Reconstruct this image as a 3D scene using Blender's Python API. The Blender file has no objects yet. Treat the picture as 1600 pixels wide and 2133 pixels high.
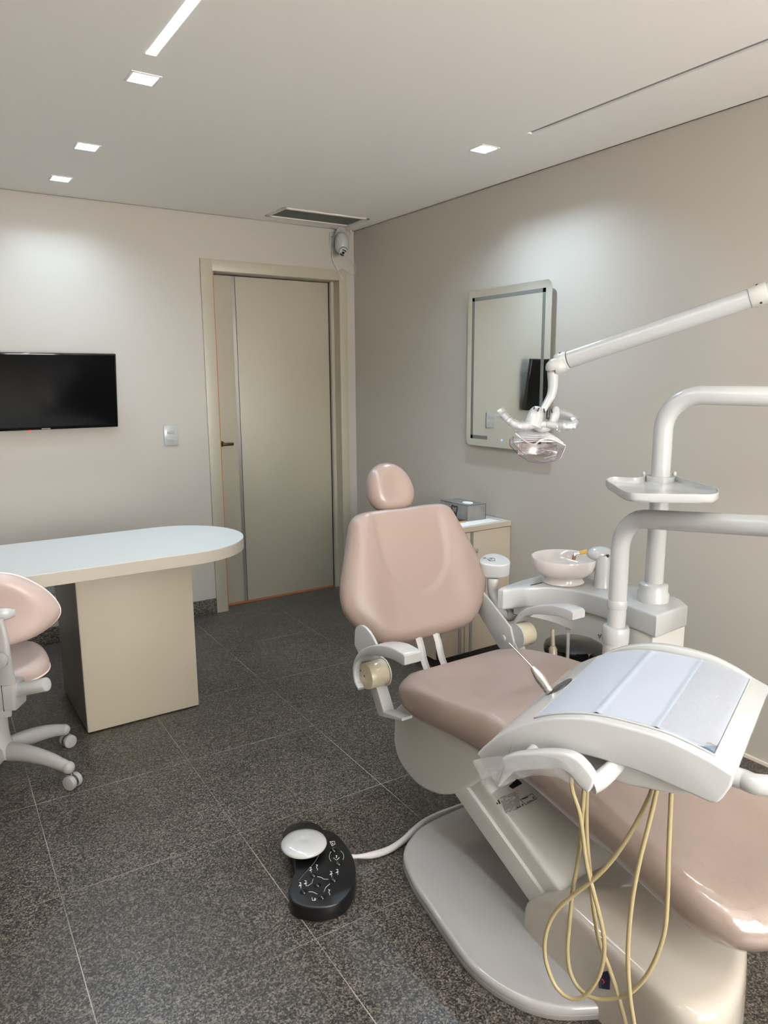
import bpy, bmesh, math, random
from mathutils import Vector, Matrix, noise
random.seed(7)
scn = bpy.context.scene
COL = scn.collection
PI = math.pi

# ------------------------------------------------------------------ camera
CAM = Vector((-2.6045, -4.2828, 1.4505))
FPX = 1518.56
_yaw, _pit, _rol = 0.5837, 0.1809, -0.0067
def _rot():
    cy, sy, cp, sp = math.cos(_yaw), math.sin(_yaw), math.cos(_pit), math.sin(_pit)
    f = Vector((sy*cp, cy*cp, -sp)); r = Vector((cy, -sy, 0)); u = r.cross(f)
    c, s = math.cos(_rol), math.sin(_rol)
    return c*r+s*u, -s*r+c*u, f
RX, RU, RF = _rot()
cam_d = bpy.data.cameras.new('camera'); cam = bpy.data.objects.new('camera', cam_d); COL.objects.link(cam)
cam.matrix_world = Matrix(((RX.x, RU.x, -RF.x, CAM.x), (RX.y, RU.y, -RF.y, CAM.y), (RX.z, RU.z, -RF.z, CAM.z), (0, 0, 0, 1)))
cam_d.sensor_fit = 'VERTICAL'; cam_d.sensor_height = 36; cam_d.lens = FPX*36/2133
cam_d.clip_start = 0.02
scn.camera = cam
def _ray(u, v): return RX*((u-800)/FPX)+RU*(-(v-1066.5)/FPX)+RF
def Zp(u, v, z): d = _ray(u, v); return CAM+d*((z-CAM.z)/d.z)
def Yp(u, v, y): d = _ray(u, v); return CAM+d*((y-CAM.y)/d.y)
def Xp(u, v, x): d = _ray(u, v); return CAM+d*((x-CAM.x)/d.x)
def Dp(u, v, t): return CAM+_ray(u, v)*t
def Pp(u, v, A, n):
    d = _ray(u, v); return CAM+d*((A-CAM).dot(n)/d.dot(n))

# ------------------------------------------------------------------ materials
def lin(c):
    c = c/255.0
    return c/12.92 if c <= 0.04045 else ((c+0.055)/1.055)**2.4
def rgb(r, g, b): return (lin(r), lin(g), lin(b), 1)
MATS = {}
def pmat(name, col, rough=0.5, metal=0.0, coat=0.0, bump=None, var=0.04, vscale=6.0, spec=0.5, sheen=0):
    m = bpy.data.materials.new(name); m.use_nodes = True
    nt = m.node_tree; N = nt.nodes; L = nt.links
    b = N['Principled BSDF']
    tc = N.new('ShaderNodeTexCoord')
    nz = N.new('ShaderNodeTexNoise'); nz.inputs['Scale'].default_value = vscale; nz.inputs['Detail'].default_value = 3
    L.new(tc.outputs['Object'], nz.inputs['Vector'])
    mx = N.new('ShaderNodeMix'); mx.data_type = 'RGBA'
    c = rgb(*col)
    mx.inputs[6].default_value = tuple(x*(1-var) for x in c[:3])+(1,)
    mx.inputs[7].default_value = tuple(min(1, x*(1+var)) for x in c[:3])+(1,)
    L.new(nz.outputs['Fac'], mx.inputs[0]); L.new(mx.outputs[2], b.inputs['Base Color'])
    b.inputs['Roughness'].default_value = rough; b.inputs['Metallic'].default_value = metal
    b.inputs['Coat Weight'].default_value = coat; b.inputs['Coat Roughness'].default_value = 0.08
    b.inputs['Specular IOR Level'].default_value = spec
    if bump:
        kind, sc, st, dist = bump
        if kind == 'noise':
            t = N.new('ShaderNodeTexNoise'); t.inputs['Scale'].default_value = sc; t.inputs['Detail'].default_value = 4; out = t.outputs['Fac']
        else:
            t = N.new('ShaderNodeTexVoronoi'); t.inputs['Scale'].default_value = sc; out = t.outputs['Distance']
        L.new(tc.outputs['Object'], t.inputs['Vector'])
        bp = N.new('ShaderNodeBump'); bp.inputs['Strength'].default_value = st; bp.inputs['Distance'].default_value = dist
        L.new(out, bp.inputs['Height']); L.new(bp.outputs['Normal'], b.inputs['Normal'])
    MATS[name] = m
    return m
def emat(name, col, strength):
    m = bpy.data.materials.new(name); m.use_nodes = True
    b = m.node_tree.nodes['Principled BSDF']
    b.inputs['Base Color'].default_value = rgb(*col)
    b.inputs['Emission Color'].default_value = rgb(*col); b.inputs['Emission Strength'].default_value = strength
    return m
def clearmat(name, tint, gloss=0.05, rough=0.08, bump=None, milk=0.0, edge=0.45):
    m = bpy.data.materials.new(name); m.use_nodes = True
    nt = m.node_tree; N = nt.nodes; L = nt.links
    for n in list(N): N.remove(n)
    out = N.new('ShaderNodeOutputMaterial'); mix = N.new('ShaderNodeMixShader'); mix2 = N.new('ShaderNodeMixShader')
    tr = N.new('ShaderNodeBsdfTransparent'); tr.inputs[0].default_value = tint
    gl = N.new('ShaderNodeBsdfGlossy'); gl.inputs['Roughness'].default_value = rough; gl.inputs[0].default_value = (1, 1, 1, 1)
    df = N.new('ShaderNodeBsdfTranslucent') if False else N.new('ShaderNodeBsdfDiffuse'); df.inputs[0].default_value = (.85, .85, .86, 1)
    lw = N.new('ShaderNodeLayerWeight'); lw.inputs[0].default_value = 0.22
    ad = N.new('ShaderNodeMath'); ad.operation = 'MULTIPLY_ADD'; ad.inputs[1].default_value = edge; ad.inputs[2].default_value = gloss; ad.use_clamp = True
    L.new(lw.outputs['Facing'], ad.inputs[0]); L.new(ad.outputs[0], mix.inputs[0])
    mix2.inputs[0].default_value = milk
    L.new(tr.outputs[0], mix2.inputs[1]); L.new(df.outputs[0], mix2.inputs[2])
    L.new(mix2.outputs[0], mix.inputs[1]); L.new(gl.outputs[0], mix.inputs[2]); L.new(mix.outputs[0], out.inputs[0])
    if bump:
        tc = N.new('ShaderNodeTexCoord'); t = N.new('ShaderNodeTexNoise'); t.inputs['Scale'].default_value = bump[0]; t.inputs['Detail'].default_value = 3
        bp = N.new('ShaderNodeBump'); bp.inputs['Strength'].default_value = bump[1]; bp.inputs['Distance'].default_value = bump[2]
        L.new(tc.outputs['Object'], t.inputs['Vector']); L.new(t.outputs['Fac'], bp.inputs['Height'])
        L.new(bp.outputs['Normal'], gl.inputs['Normal'])
    return m

M_wall = pmat('wall_paint', (180, 174, 164), 0.55, bump=('noise', 240, 0.05, 0.002), var=0.015, vscale=1.3)
M_ceil = pmat('ceiling_paint', (240, 236, 231), 0.65, var=0.015, vscale=1.2)
M_door = pmat('door_lacquer', (174, 167, 149), 0.38, var=0.015)
M_dgroove = pmat('door_aluminium_strip', (150, 146, 142), 0.35, 0.5)
M_dedge = pmat('door_raw_edge', (176, 106, 60), 0.6)
M_dark = pmat('dark_gap', (32, 27, 25), 0.7)
M_bronze = pmat('dark_bronze', (70, 52, 36), 0.3, 0.9)
M_white = pmat('white_plastic', (177, 178, 177), 0.22, coat=0.25, var=0.012)
M_offwhite = pmat('offwhite_plastic', (187, 186, 181), 0.28, coat=0.3, var=0.012)
M_greyw = pmat('greyish_plastic', (178, 177, 174), 0.35, var=0.02)
M_stoolgrey = pmat('stool_grey_plastic', (152, 149, 146), 0.35, var=0.02)
M_cream = pmat('yellowed_plastic', (182, 173, 150), 0.25, coat=0.4, var=0.03)
M_base = pmat('glossy_beige_shell', (178, 171, 160), 0.16, coat=0.5, var=0.012)
M_plate = pmat('glossy_plate_shade_toned', (160, 158, 156), 0.16, coat=0.5, var=0.012)  # base shell tone greyed down, shade under the chair put into the colour
M_baserim = pmat('grey_rubber_rim', (130, 126, 122), 0.5)
M_vinyl = pmat('dusty_pink_vinyl', (150, 132, 123), 0.36, bump=('voronoi', 420, 0.18, 0.001), var=0.02, vscale=3)
M_vinyl2 = pmat('smooth_dusty_pink_vinyl', (152, 134, 125), 0.3, coat=0.15, bump=('noise', 90, 0.05, 0.001), var=0.02, vscale=3)
M_stoolv = pmat('pink_stool_vinyl', (180, 161, 153), 0.33, var=0.02)
M_piping = pmat('pale_piping', (236, 214, 206), 0.4)
M_film = clearmat('clear_film', (0.93, 0.93, 0.94, 1), 0.06, 0.12, bump=(26, 0.9, 0.006), milk=.14)
M_footfilm = clearmat('clear_foot_film', (0.96, 0.955, 0.95, 1), 0.09, 0.13, bump=(22, 0.4, 0.004), milk=.02, edge=.25)
M_clear = clearmat('clear_polycarbonate', (0.88, 0.85, 0.87, 1), 0.05, 0.05, milk=.0, edge=.25)
M_clearedge = pmat('tinted_plastic_edge', (108, 94, 104), 0.2, coat=0.4)
M_rib = pmat('translucent_rib', (186, 184, 184), 0.25, coat=0.4)
M_chrome = pmat('satin_steel', (214, 213, 210), 0.26, 0.92, var=0.03)
M_silver = pmat('silver_plastic', (190, 190, 188), 0.28, 0.35)
M_darksteel = pmat('dark_steel_holder', (96, 94, 93), 0.35, 0.8)
M_hose = pmat('yellowed_silicone_hose', (164, 150, 113), 0.38, coat=0.2, var=0.06, vscale=14)
M_desk_top = pmat('white_laminate', (198, 200, 196), 0.42, var=0.01)
M_desk = pmat('beige_laminate', (178, 168, 150), 0.5, var=0.02)
M_deskdark = pmat('left_face_grey', (112, 107, 102), 0.45)
M_desk_edge = pmat('beige_edge_band', (176, 166, 153), 0.5, var=0.02)
M_cab = pmat('cream_laminate', (180, 167, 148), 0.5, var=0.02)
M_cabtop = pmat('pale_laminate_top', (196, 194, 187), 0.35, var=0.02)
M_blackpl = pmat('black_plastic', (14, 14, 16), 0.35, var=0.05)
M_blackgl = pmat('black_gloss', (7, 7, 8), 0.08, coat=0.3)
M_screen = pmat('screen_black', (7, 7, 8), 0.12, spec=0.22)
M_mark = pmat('dark_print', (52, 50, 50), 0.6)
M_greymark = pmat('grey_print', (128, 124, 118), 0.6)
M_whitemark = pmat('white_print', (220, 222, 224), 0.5)
M_paper = pmat('white_paper', (168, 176, 188), 0.5, var=0.015)
M_traywell = pmat('grey_blue_tray_floor', (176, 184, 192), 0.4)
M_corner = pmat('slate_blue_glass', (84, 108, 132), 0.15)
M_porcelain = pmat('pinkish_white_porcelain', (206, 199, 194), 0.08, coat=0.6, var=0.01)
M_concrete = pmat('concrete_look_board', (128, 126, 124), 0.55, var=0.28, vscale=22)
M_gold = pmat('gold_edge', (196, 168, 120), 0.35, 0.6)
M_tissue = pmat('tissue', (240, 238, 232), 0.8)
M_slotgrey = pmat('unlit_diffuser', (126, 124, 126), 0.5)
M_band = pmat('frosted_band', (108, 108, 103), 0.6)
M_icon = emat('touch_icon_blue', (150, 150, 255), 1.2)
M_redled = emat('red_led', (255, 60, 40), 2.0)
M_disp = pmat('dark_blue_display', (26, 24, 64), 0.15, coat=0.4)
M_redmark = pmat('red_print', (176, 40, 60), 0.5)
M_led = emat('led_diffuser', (244, 246, 255), 14.0)
M_lamp = emat('spot_lamp', (246, 246, 255), 26.0)
M_recess = pmat('white_recess', (236, 234, 232), 0.5)
M_brown = pmat('brown_rubber', (150, 100, 66), 0.5)
M_amber = pmat('amber_ring', (200, 160, 70), 0.3)
M_vent = pmat('grey_vent_slat', (92, 95, 88), 0.5)
M_ventframe = pmat('white_vent_frame', (214, 208, 196), 0.5)
M_trim = pmat('pale_trim', (214, 200, 188), 0.5)
M_cable = pmat('white_cable', (190, 186, 183), 0.4)
M_lens = pmat('camera_lens_black', (10, 10, 14), 0.1, coat=0.5)

def mirror_mat():
    m = bpy.data.materials.new('silvered_glass'); m.use_nodes = True
    b = m.node_tree.nodes['Principled BSDF']
    b.inputs['Base Color'].default_value = (0.80, 0.84, 0.81, 1); b.inputs['Metallic'].default_value = 1; b.inputs['Roughness'].default_value = 0.015
    return m
M_mirror = mirror_mat()

def granite(name, grout=True, dark=1.0):
    m = bpy.data.materials.new(name); m.use_nodes = True
    nt = m.node_tree; N = nt.nodes; L = nt.links; b = N['Principled BSDF']
    geo = N.new('ShaderNodeNewGeometry')
    n1 = N.new('ShaderNodeTexNoise'); n1.inputs['Scale'].default_value = 210; n1.inputs['Detail'].default_value = 2.0; n1.inputs['Roughness'].default_value = 0.6
    L.new(geo.outputs['Position'], n1.inputs['Vector'])
    v = N.new('ShaderNodeTexVoronoi'); v.inputs['Scale'].default_value = 230
    L.new(geo.outputs['Position'], v.inputs['Vector'])
    sep = N.new('ShaderNodeSeparateColor'); L.new(v.outputs['Color'], sep.inputs[0])
    v2 = N.new('ShaderNodeTexVoronoi'); v2.inputs['Scale'].default_value = 105
    L.new(geo.outputs['Position'], v2.inputs['Vector'])
    sep2 = N.new('ShaderNodeSeparateColor'); L.new(v2.outputs['Color'], sep2.inputs[0])
    w1 = N.new('ShaderNodeMath'); w1.operation = 'MULTIPLY'; w1.inputs[1].default_value = 0.42; L.new(sep.outputs[0], w1.inputs[0])
    w2 = N.new('ShaderNodeMath'); w2.operation = 'MULTIPLY_ADD'; w2.inputs[1].default_value = 0.75; L.new(n1.outputs['Fac'], w2.inputs[0]); L.new(w1.outputs[0], w2.inputs[2])
    r1 = N.new('ShaderNodeValToRGB'); e = r1.color_ramp.elements
    e[0].position = 0.38; e[0].color = tuple(x*dark for x in rgb(38, 36, 34)[:3])+(1,)
    e[1].position = 0.80; e[1].color = tuple(x*dark for x in rgb(150, 140, 126)[:3])+(1,)
    q = e.new(0.52); q.color = tuple(x*dark for x in rgb(72, 68, 63)[:3])+(1,)
    q = e.new(0.64); q.color = tuple(x*dark for x in rgb(104, 97, 88)[:3])+(1,)
    L.new(w2.outputs[0], r1.inputs[0])
    rr = N.new('ShaderNodeMapRange'); rr.inputs[1].default_value = 0; rr.inputs[2].default_value = 1; rr.inputs[3].default_value = 0.78; rr.inputs[4].default_value = 1.2
    L.new(sep2.outputs[0], rr.inputs[0])
    n2 = N.new('ShaderNodeTexNoise'); n2.inputs['Scale'].default_value = 3.0; n2.inputs['Detail'].default_value = 2
    L.new(geo.outputs['Position'], n2.inputs['Vector'])
    r2 = N.new('ShaderNodeMapRange'); r2.inputs[1].default_value = .3; r2.inputs[2].default_value = .7; r2.inputs[3].default_value = 0.85; r2.inputs[4].default_value = 1.12
    L.new(n2.outputs['Fac'], r2.inputs[0])
    mu = N.new('ShaderNodeMath'); mu.operation = 'MULTIPLY'; L.new(rr.outputs[0], mu.inputs[0]); L.new(r2.outputs[0], mu.inputs[1])
    vm = N.new('ShaderNodeVectorMath'); vm.operation = 'SCALE'; L.new(r1.outputs[0], vm.inputs[0]); L.new(mu.outputs[0], vm.inputs['Scale'])
    last = vm.outputs[0]
    if grout:
        th = 0.023; s = 0.54; T = (-1.8316, -2.772)
        dists = []
        for ax in ((math.sin(th), math.cos(th), 0), (math.cos(th), -math.sin(th), 0)):
            d = N.new('ShaderNodeVectorMath'); d.operation = 'DOT_PRODUCT'; d.inputs[1].default_value = ax
            L.new(geo.outputs['Position'], d.inputs[0])
            off = T[0]*ax[0]+T[1]*ax[1]
            a = N.new('ShaderNodeMath'); a.operation = 'SUBTRACT'; a.inputs[1].default_value = off-50*s; L.new(d.outputs['Value'], a.inputs[0])
            p = N.new('ShaderNodeMath'); p.operation = 'PINGPONG'; p.inputs[1].default_value = s/2; L.new(a.outputs[0], p.inputs[0])
            dists.append(p)
        mn = N.new('ShaderNodeMath'); mn.operation = 'MINIMUM'; L.new(dists[0].outputs[0], mn.inputs[0]); L.new(dists[1].outputs[0], mn.inputs[1])
        lt = N.new('ShaderNodeMapRange'); lt.inputs[1].default_value = 0.0008; lt.inputs[2].default_value = 0.0016; lt.inputs[3].default_value = 1; lt.inputs[4].default_value = 0
        L.new(mn.outputs[0], lt.inputs[0])
        n3 = N.new('ShaderNodeTexNoise'); n3.inputs['Scale'].default_value = 2.6; n3.inputs['Detail'].default_value = 2
        L.new(geo.outputs['Position'], n3.inputs['Vector'])
        m3 = N.new('ShaderNodeMapRange'); m3.inputs[1].default_value = .38; m3.inputs[2].default_value = .62; m3.inputs[3].default_value = 0.2; m3.inputs[4].default_value = 0.85
        L.new(n3.outputs['Fac'], m3.inputs[0])
        m4 = N.new('ShaderNodeMath'); m4.operation = 'MULTIPLY'; L.new(lt.outputs[0], m4.inputs[0]); L.new(m3.outputs[0], m4.inputs[1])
        mx = N.new('ShaderNodeMix'); mx.data_type = 'RGBA'; L.new(m4.outputs[0], mx.inputs[0]); L.new(last, mx.inputs[6]); mx.inputs[7].default_value = rgb(168, 163, 155)
        last = mx.outputs[2]
    L.new(last, b.inputs['Base Color'])
    b.inputs['Roughness'].default_value = 0.36
    return m
M_floor = granite('dark_granite_tiles', True, .55)
M_skirt = granite('dark_granite_skirting', False, 0.9)

# ------------------------------------------------------------------ mesh helpers
def smooth_closed(pts, n=8):
    out = []; N = len(pts)
    for i in range(N):
        p0, p1, p2, p3 = [Vector(pts[(i+k-1) % N]) for k in range(4)]
        for j in range(n):
            t = j/n
            out.append(0.5*((2*p1)+(p2-p0)*t+(2*p0-5*p1+4*p2-p3)*t*t+(3*p1-p0-3*p2+p3)*t**3))
    return out
def smooth_open(pts, n=8):
    P = [Vector(p) for p in pts]
    P = [P[0]*2-P[1]]+P+[P[-1]*2-P[-2]]
    out = []
    for i in range(1, len(P)-2):
        p0, p1, p2, p3 = P[i-1:i+3]
        for j in range(n):
            t = j/n
            out.append(0.5*((2*p1)+(p2-p0)*t+(2*p0-5*p1+4*p2-p3)*t*t+(3*p1-p0-3*p2+p3)*t**3))
    out.append(P[-2].copy())
    return out
def lerp(a, b, t): return a+(b-a)*t
def interp(tab, x):
    if x <= tab[0][0]: return tab[0][1]
    for (a, va), (b, vb) in zip(tab, tab[1:]):
        if x <= b:
            t = (x-a)/(b-a); return va+(vb-va)*t
    return tab[-1][1]
def sstep(a, b, x):
    t = max(0, min(1, (x-a)/(b-a))); return t*t*(3-2*t)

class MB:
    def __init__(self): self.v = []; self.f = []
    def raw(self, verts, faces):
        o = len(self.v); self.v += [Vector(p) for p in verts]; self.f += [tuple(i+o for i in fc) for fc in faces]; return self
    def frombm(self, bm, M=None):
        bm.verts.ensure_lookup_table(); bm.verts.index_update()
        self.raw([(M @ v.co if M else v.co) for v in bm.verts], [[v.index for v in f.verts] for f in bm.faces]); bm.free(); return self
    def box(self, lo, hi, bev=0.0, seg=2, M=None):
        bm = bmesh.new(); bmesh.ops.create_cube(bm, size=1)
        c = [(a+b)/2 for a, b in zip(lo, hi)]; s = [abs(b-a) for a, b in zip(lo, hi)]
        for v in bm.verts: v.co = Vector((c[0]+v.co.x*s[0], c[1]+v.co.y*s[1], c[2]+v.co.z*s[2]))
        if bev: bmesh.ops.bevel(bm, geom=bm.edges[:], offset=min(bev, min(s)*0.49), segments=seg, affect='EDGES', profile=0.5)
        return self.frombm(bm, M)
    def prism(self, poly, h0, h1, fn=None, bev=0.0, seg=3, bevall=False):
        """polygon in 2D extruded from h0 to h1; fn(a, b, h) -> world"""
        fn = fn or (lambda a, b, h: Vector((a, b, h)))
        bm = bmesh.new()
        lo = [bm.verts.new((p[0], p[1], h0)) for p in poly]; hi = [bm.verts.new((p[0], p[1], h1)) for p in poly]
        n = len(poly)
        bm.faces.new(lo[::-1]); bm.faces.new(hi)
        for i in range(n): bm.faces.new((lo[i], lo[(i+1) % n], hi[(i+1) % n], hi[i]))
        bmesh.ops.recalc_face_normals(bm, faces=bm.faces[:])
        if bev:
            ed = bm.edges[:] if bevall else [e for e in bm.edges if abs(e.verts[0].co.z-e.verts[1].co.z) < 1e-9]
            bmesh.ops.bevel(bm, geom=ed, offset=bev, segments=seg, affect='EDGES', profile=0.5)
        for v in bm.verts: v.co = fn(v.co.x, v.co.y, v.co.z)
        return self.frombm(bm)
    def tube(self, pts, r, seg=14, spline=0, flat=1.0, up=None, caps=True, closed=False):
        P = [Vector(p) for p in pts]
        R = list(r) if isinstance(r, (list, tuple)) else None
        if spline:
            if R:
                RR = smooth_open([Vector((x, 0, 0)) for x in R], spline); R = [max(1e-4, q.x) for q in RR]
            P = smooth_closed(P, spline) if closed else smooth_open(P, spline)
        n = len(P)
        if R is None: R = [r]*n
        T = []
        for i in range(n):
            a = P[i-1] if (i > 0 or closed) else P[i]; b = P[(i+1) % n] if (i < n-1 or closed) else P[i]
            T.append((b-a).normalized())
        ref = Vector(up) if up else (Vector((0, 0, 1)) if abs(T[0].z) < 0.9 else Vector((1, 0, 0)))
        nrm = (ref-T[0]*ref.dot(T[0])).normalized()
        rings = []
        for i in range(n):
            if up: nrm = (Vector(up)-T[i]*Vector(up).dot(T[i])).normalized()
            elif i: nrm = (nrm-T[i]*nrm.dot(T[i])).normalized()
            bi = T[i].cross(nrm)
            rings.append([P[i]+(nrm*math.cos(2*PI*k/seg)+bi*(math.sin(2*PI*k/seg)*flat))*R[i] for k in range(seg)])
        vs = [p for rg in rings for p in rg]; fs = []
        m = n if closed else n-1
        for i in range(m):
            for k in range(seg):
                a = i*seg+k; b = i*seg+(k+1) % seg; c = ((i+1) % n)*seg+(k+1) % seg; d = ((i+1) % n)*seg+k
                fs.append((a, b, c, d))
        if caps and not closed:
            fs.append(tuple(range(seg))[::-1]); fs.append(tuple((n-1)*seg+k for k in range(seg)))
        return self.raw(vs, fs)
    def lathe(self, prof, M=None, seg=48):
        vs = []; fs = []; n = len(prof)
        for (r, z) in prof:
            for k in range(seg):
                a = 2*PI*k/seg; p = Vector((r*math.cos(a), r*math.sin(a), z)); vs.append(M @ p if M else p)
        for i in range(n-1):
            for k in range(seg):
                fs.append((i*seg+k, i*seg+(k+1) % seg, (i+1)*seg+(k+1) % seg, (i+1)*seg+k))
        if prof[0][0] > 1e-6: fs.append(tuple(range(seg))[::-1])
        if prof[-1][0] > 1e-6: fs.append(tuple((n-1)*seg+k for k in range(seg)))
        return self.raw(vs, fs)
    def cyl(self, p0, p1, r, seg=24, bev=0.0, r1=None):
        p0 = Vector(p0); p1 = Vector(p1); d = p1-p0; h = d.length; q = d.to_track_quat('Z', 'Y').to_matrix().to_4x4(); M = Matrix.Translation(p0) @ q
        r1 = r if r1 is None else r1
        if bev: prof = [(r-bev, 0), (r-bev*.3, bev*.3), (r, bev), (r1, h-bev), (r1-bev*.3, h-bev*.3), (r1-bev, h)]
        else: prof = [(r, 0), (r1, h)]
        return self.lathe(prof, M, seg)
    def ball(self, c, rx, ry=None, rz=None, M=None, seg=24, rings=14):
        ry = ry or rx; rz = rz or rx; c = Vector(c)
        vs = []; fs = []
        for i in range(rings+1):
            th = PI*i/rings
            for k in range(seg):
                a = 2*PI*k/seg; p = Vector((rx*math.sin(th)*math.cos(a), ry*math.sin(th)*math.sin(a), rz*math.cos(th)))
                vs.append(c+(M @ p if M else p))
        for i in range(rings):
            for k in range(seg): fs.append((i*seg+k, (i+1)*seg+k, (i+1)*seg+(k+1) % seg, i*seg+(k+1) % seg))
        return self.raw(vs, fs)
    def pillow(self, outline, th, er, fn, front=None, back=None, nedge=6, nin=10, er_back=None):
        """cushion: closed 2D outline, thickness th, edge radius er, fn(x, y, h) -> world; front/back(x, y) add to h"""
        O = [Vector((p[0], p[1])) for p in outline]; n = len(O)
        c = sum(O, Vector((0, 0)))/n
        meanr = sum((p-c).length for p in O)/n
        def side(sgn, rr, dent):
            rings = []
            hh = th/2
            for i in range(nedge+1):
                a = PI/2*i/nedge
                s = 1-(rr/meanr)*(1-math.cos(a)); h = hh*math.sin(a)
                rings.append((s, h))
            s0 = rings[-1][0]
            for i in range(1, nin): rings.append((s0*(1-i/nin), hh))
            return rings
        fr = side(1, er, front); bk = side(-1, er_back or er, back)
        allr = [(s, -h, back) for s, h in bk[::-1]]+[(s, h, front) for s, h in fr[1:]]
        vs = []; fs = []
        for (s, h, dent) in allr:
            for p in O:
                q = c+(p-c)*s
                d = dent(q.x, q.y) if dent else 0
                w = min(1, abs(h)/(th/2))
                vs.append(fn(q.x, q.y, h+d*w))
        m = len(allr)
        for i in range(m-1):
            for k in range(n): fs.append((i*n+k, i*n+(k+1) % n, (i+1)*n+(k+1) % n, (i+1)*n+k))
        i0 = len(vs); vs.append(fn(c.x, c.y, -th/2+(back(c.x, c.y) if back else 0)))
        i1 = len(vs); vs.append(fn(c.x, c.y, th/2+(front(c.x, c.y) if front else 0)))
        for k in range(n):
            fs.append((i0, (k+1) % n, k)); fs.append((i1, (m-1)*n+k, (m-1)*n+(k+1) % n))
        return self.raw(vs, fs)
    def grid(self, fn, nu, nv, thick=None):
        vs = [fn(i/nu, j/nv) for i in range(nu+1) for j in range(nv+1)]; fs = []
        for i in range(nu):
            for j in range(nv):
                a = i*(nv+1)+j; fs.append((a, a+nv+1, a+nv+2, a+1))
        return self.raw(vs, fs)
    def build(self, name, mat, parent=None, ang=40, mats=None, kind=None, label=None, origin=None, fixn=True):
        me = bpy.data.meshes.new(name)
        org = Vector((0, 0, 0))
        p = parent
        while p is not None: org += p.location; p = p.parent
        loc = Vector((0, 0, 0))
        if parent is None and origin is not None: loc = Vector(origin); org = loc
        me.from_pydata([v-org for v in self.v], [], self.f)
        if fixn:
            bm = bmesh.new(); bm.from_mesh(me); bmesh.ops.recalc_face_normals(bm, faces=bm.faces[:]); bm.to_mesh(me); bm.free()
        me.materials.append(mat)
        me.shade_smooth(); me.set_sharp_from_angle(angle=math.radians(ang))
        o = bpy.data.objects.new(name, me); COL.objects.link(o); o.location = loc
        if parent: o.parent = parent
        if kind: o['kind'] = kind
        if label: o['label'] = label
        return o
def thing(name, loc, label, cat, group=None):
    o = bpy.data.objects.new(name, None); COL.objects.link(o); o.location = Vector(loc); o.empty_display_size = 0.1
    o['label'] = label; o['category'] = cat
    if group: o['group'] = group
    return o
def tag(o, label, cat, group=None):
    o['label'] = label; o['category'] = cat
    if group: o['group'] = group
    return o
def struct(name, loc=(0, 0, 0)):
    o = bpy.data.objects.new(name, None); COL.objects.link(o); o.location = Vector(loc); o['kind'] = 'structure'; return o
def stroke(mb, pts, r=0.0006, seg=6): mb.tube(pts, r, seg)

# ------------------------------------------------------------------ room shell
H = 2.3956; XL, YF = -4.35, -6.1
MB().raw([(XL, YF, 0), (0.02, YF, 0), (0.02, 0.35, 0), (XL, 0.35, 0), (XL, YF, -.05), (0.02, YF, -.05), (0.02, 0.35, -.05), (XL, 0.35, -.05)],
         [(0, 1, 2, 3), (7, 6, 5, 4), (0, 4, 5, 1), (1, 5, 6, 2), (2, 6, 7, 3), (3, 7, 4, 0)]).build('floor', M_floor, kind='structure')
# ceiling with recesses
SPOTS = [(-1.842, -1.752), (-1.842, -0.931), (-1.842, -0.359), (-0.439, -1.782), (-0.439, -3.75), (-1.842, -5.2), (-3.3, -1.2), (-3.3, -3.6)]
SH = 0.042
holes = [((x-SH, x+SH), (y-SH, y+SH), 0.045) for x, y in SPOTS]
STRIP = ((-1.886, -1.856), (-4.9, -1.94), 0.012)
SLOT = ((-0.428, -0.402), (-4.6, -2.015), 0.02)
holes += [STRIP, SLOT]
holes += [((XL, 0), (-0.007, 0), 0.014), ((-0.007, 0), (YF, -0.007), 0.014)]
VENT = ((-0.675, -0.138), (-0.378, -0.156), 0.06)
holes.append(VENT)
xs = sorted({XL, 0}|{a for h in holes for a in h[0]}); ys = sorted({YF, 0}|{a for h in holes for a in h[1]})
cm = MB()
for i in range(len(xs)-1):
    for j in range(len(ys)-1):
        mx, my = (xs[i]+xs[i+1])/2, (ys[j]+ys[j+1])/2
        if any(h[0][0] < mx < h[0][1] and h[1][0] < my < h[1][1] for h in holes): continue
        cm.raw([(xs[i], ys[j], H), (xs[i+1], ys[j], H), (xs[i+1], ys[j+1], H), (xs[i], ys[j+1], H)], [(3, 2, 1, 0)])
for (a, b), (c, d), dp in holes:
    cm.raw([(a, c, H), (b, c, H), (b, d, H), (a, d, H), (a, c, H+dp), (b, c, H+dp), (b, d, H+dp), (a, d, H+dp)],
           [(0, 1, 5, 4), (1, 2, 6, 5), (2, 3, 7, 6), (3, 0, 4, 7), (4, 5, 6, 7)])
cm.raw([(XL-.1, YF-.1, H+.08), (.12, YF-.1, H+.08), (.12, .1, H+.08), (XL-.1, .1, H+.08)], [(0, 1, 2, 3)])
cm.build('ceiling', M_ceil, kind='structure', fixn=False)
# back wall with the door opening
DX0, DX1, DZ = -0.981, -0.118, 2.08
def slab(x0, x1, y0, y1, z0, z1, mb): mb.box((x0, y0, z0), (x1, y1, z1))
w = MB()
slab(XL-.1, DX0-.02, 0, .15, 0, H+.05, w); slab(DX1+.02, 0.0, 0, .15, 0, H+.05, w); slab(DX0-.02, DX1+.02, 0, .15, DZ+.02, H+.05, w)
slab(-1.25, 0.0, .15, .19, 0, H+.05, w)  # unseen slab behind the door, added to stop light leaking past the leaf
w.build('wall_back', M_wall, kind='structure')
MB().box((0, YF-.1, 0), (.1, .15, H+.05)).build('wall_right', M_wall, kind='structure')
MB().box((XL-.1, YF-.1, 0), (XL, 0, H+.05)).build('wall_left', M_wall, kind='structure')
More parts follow.
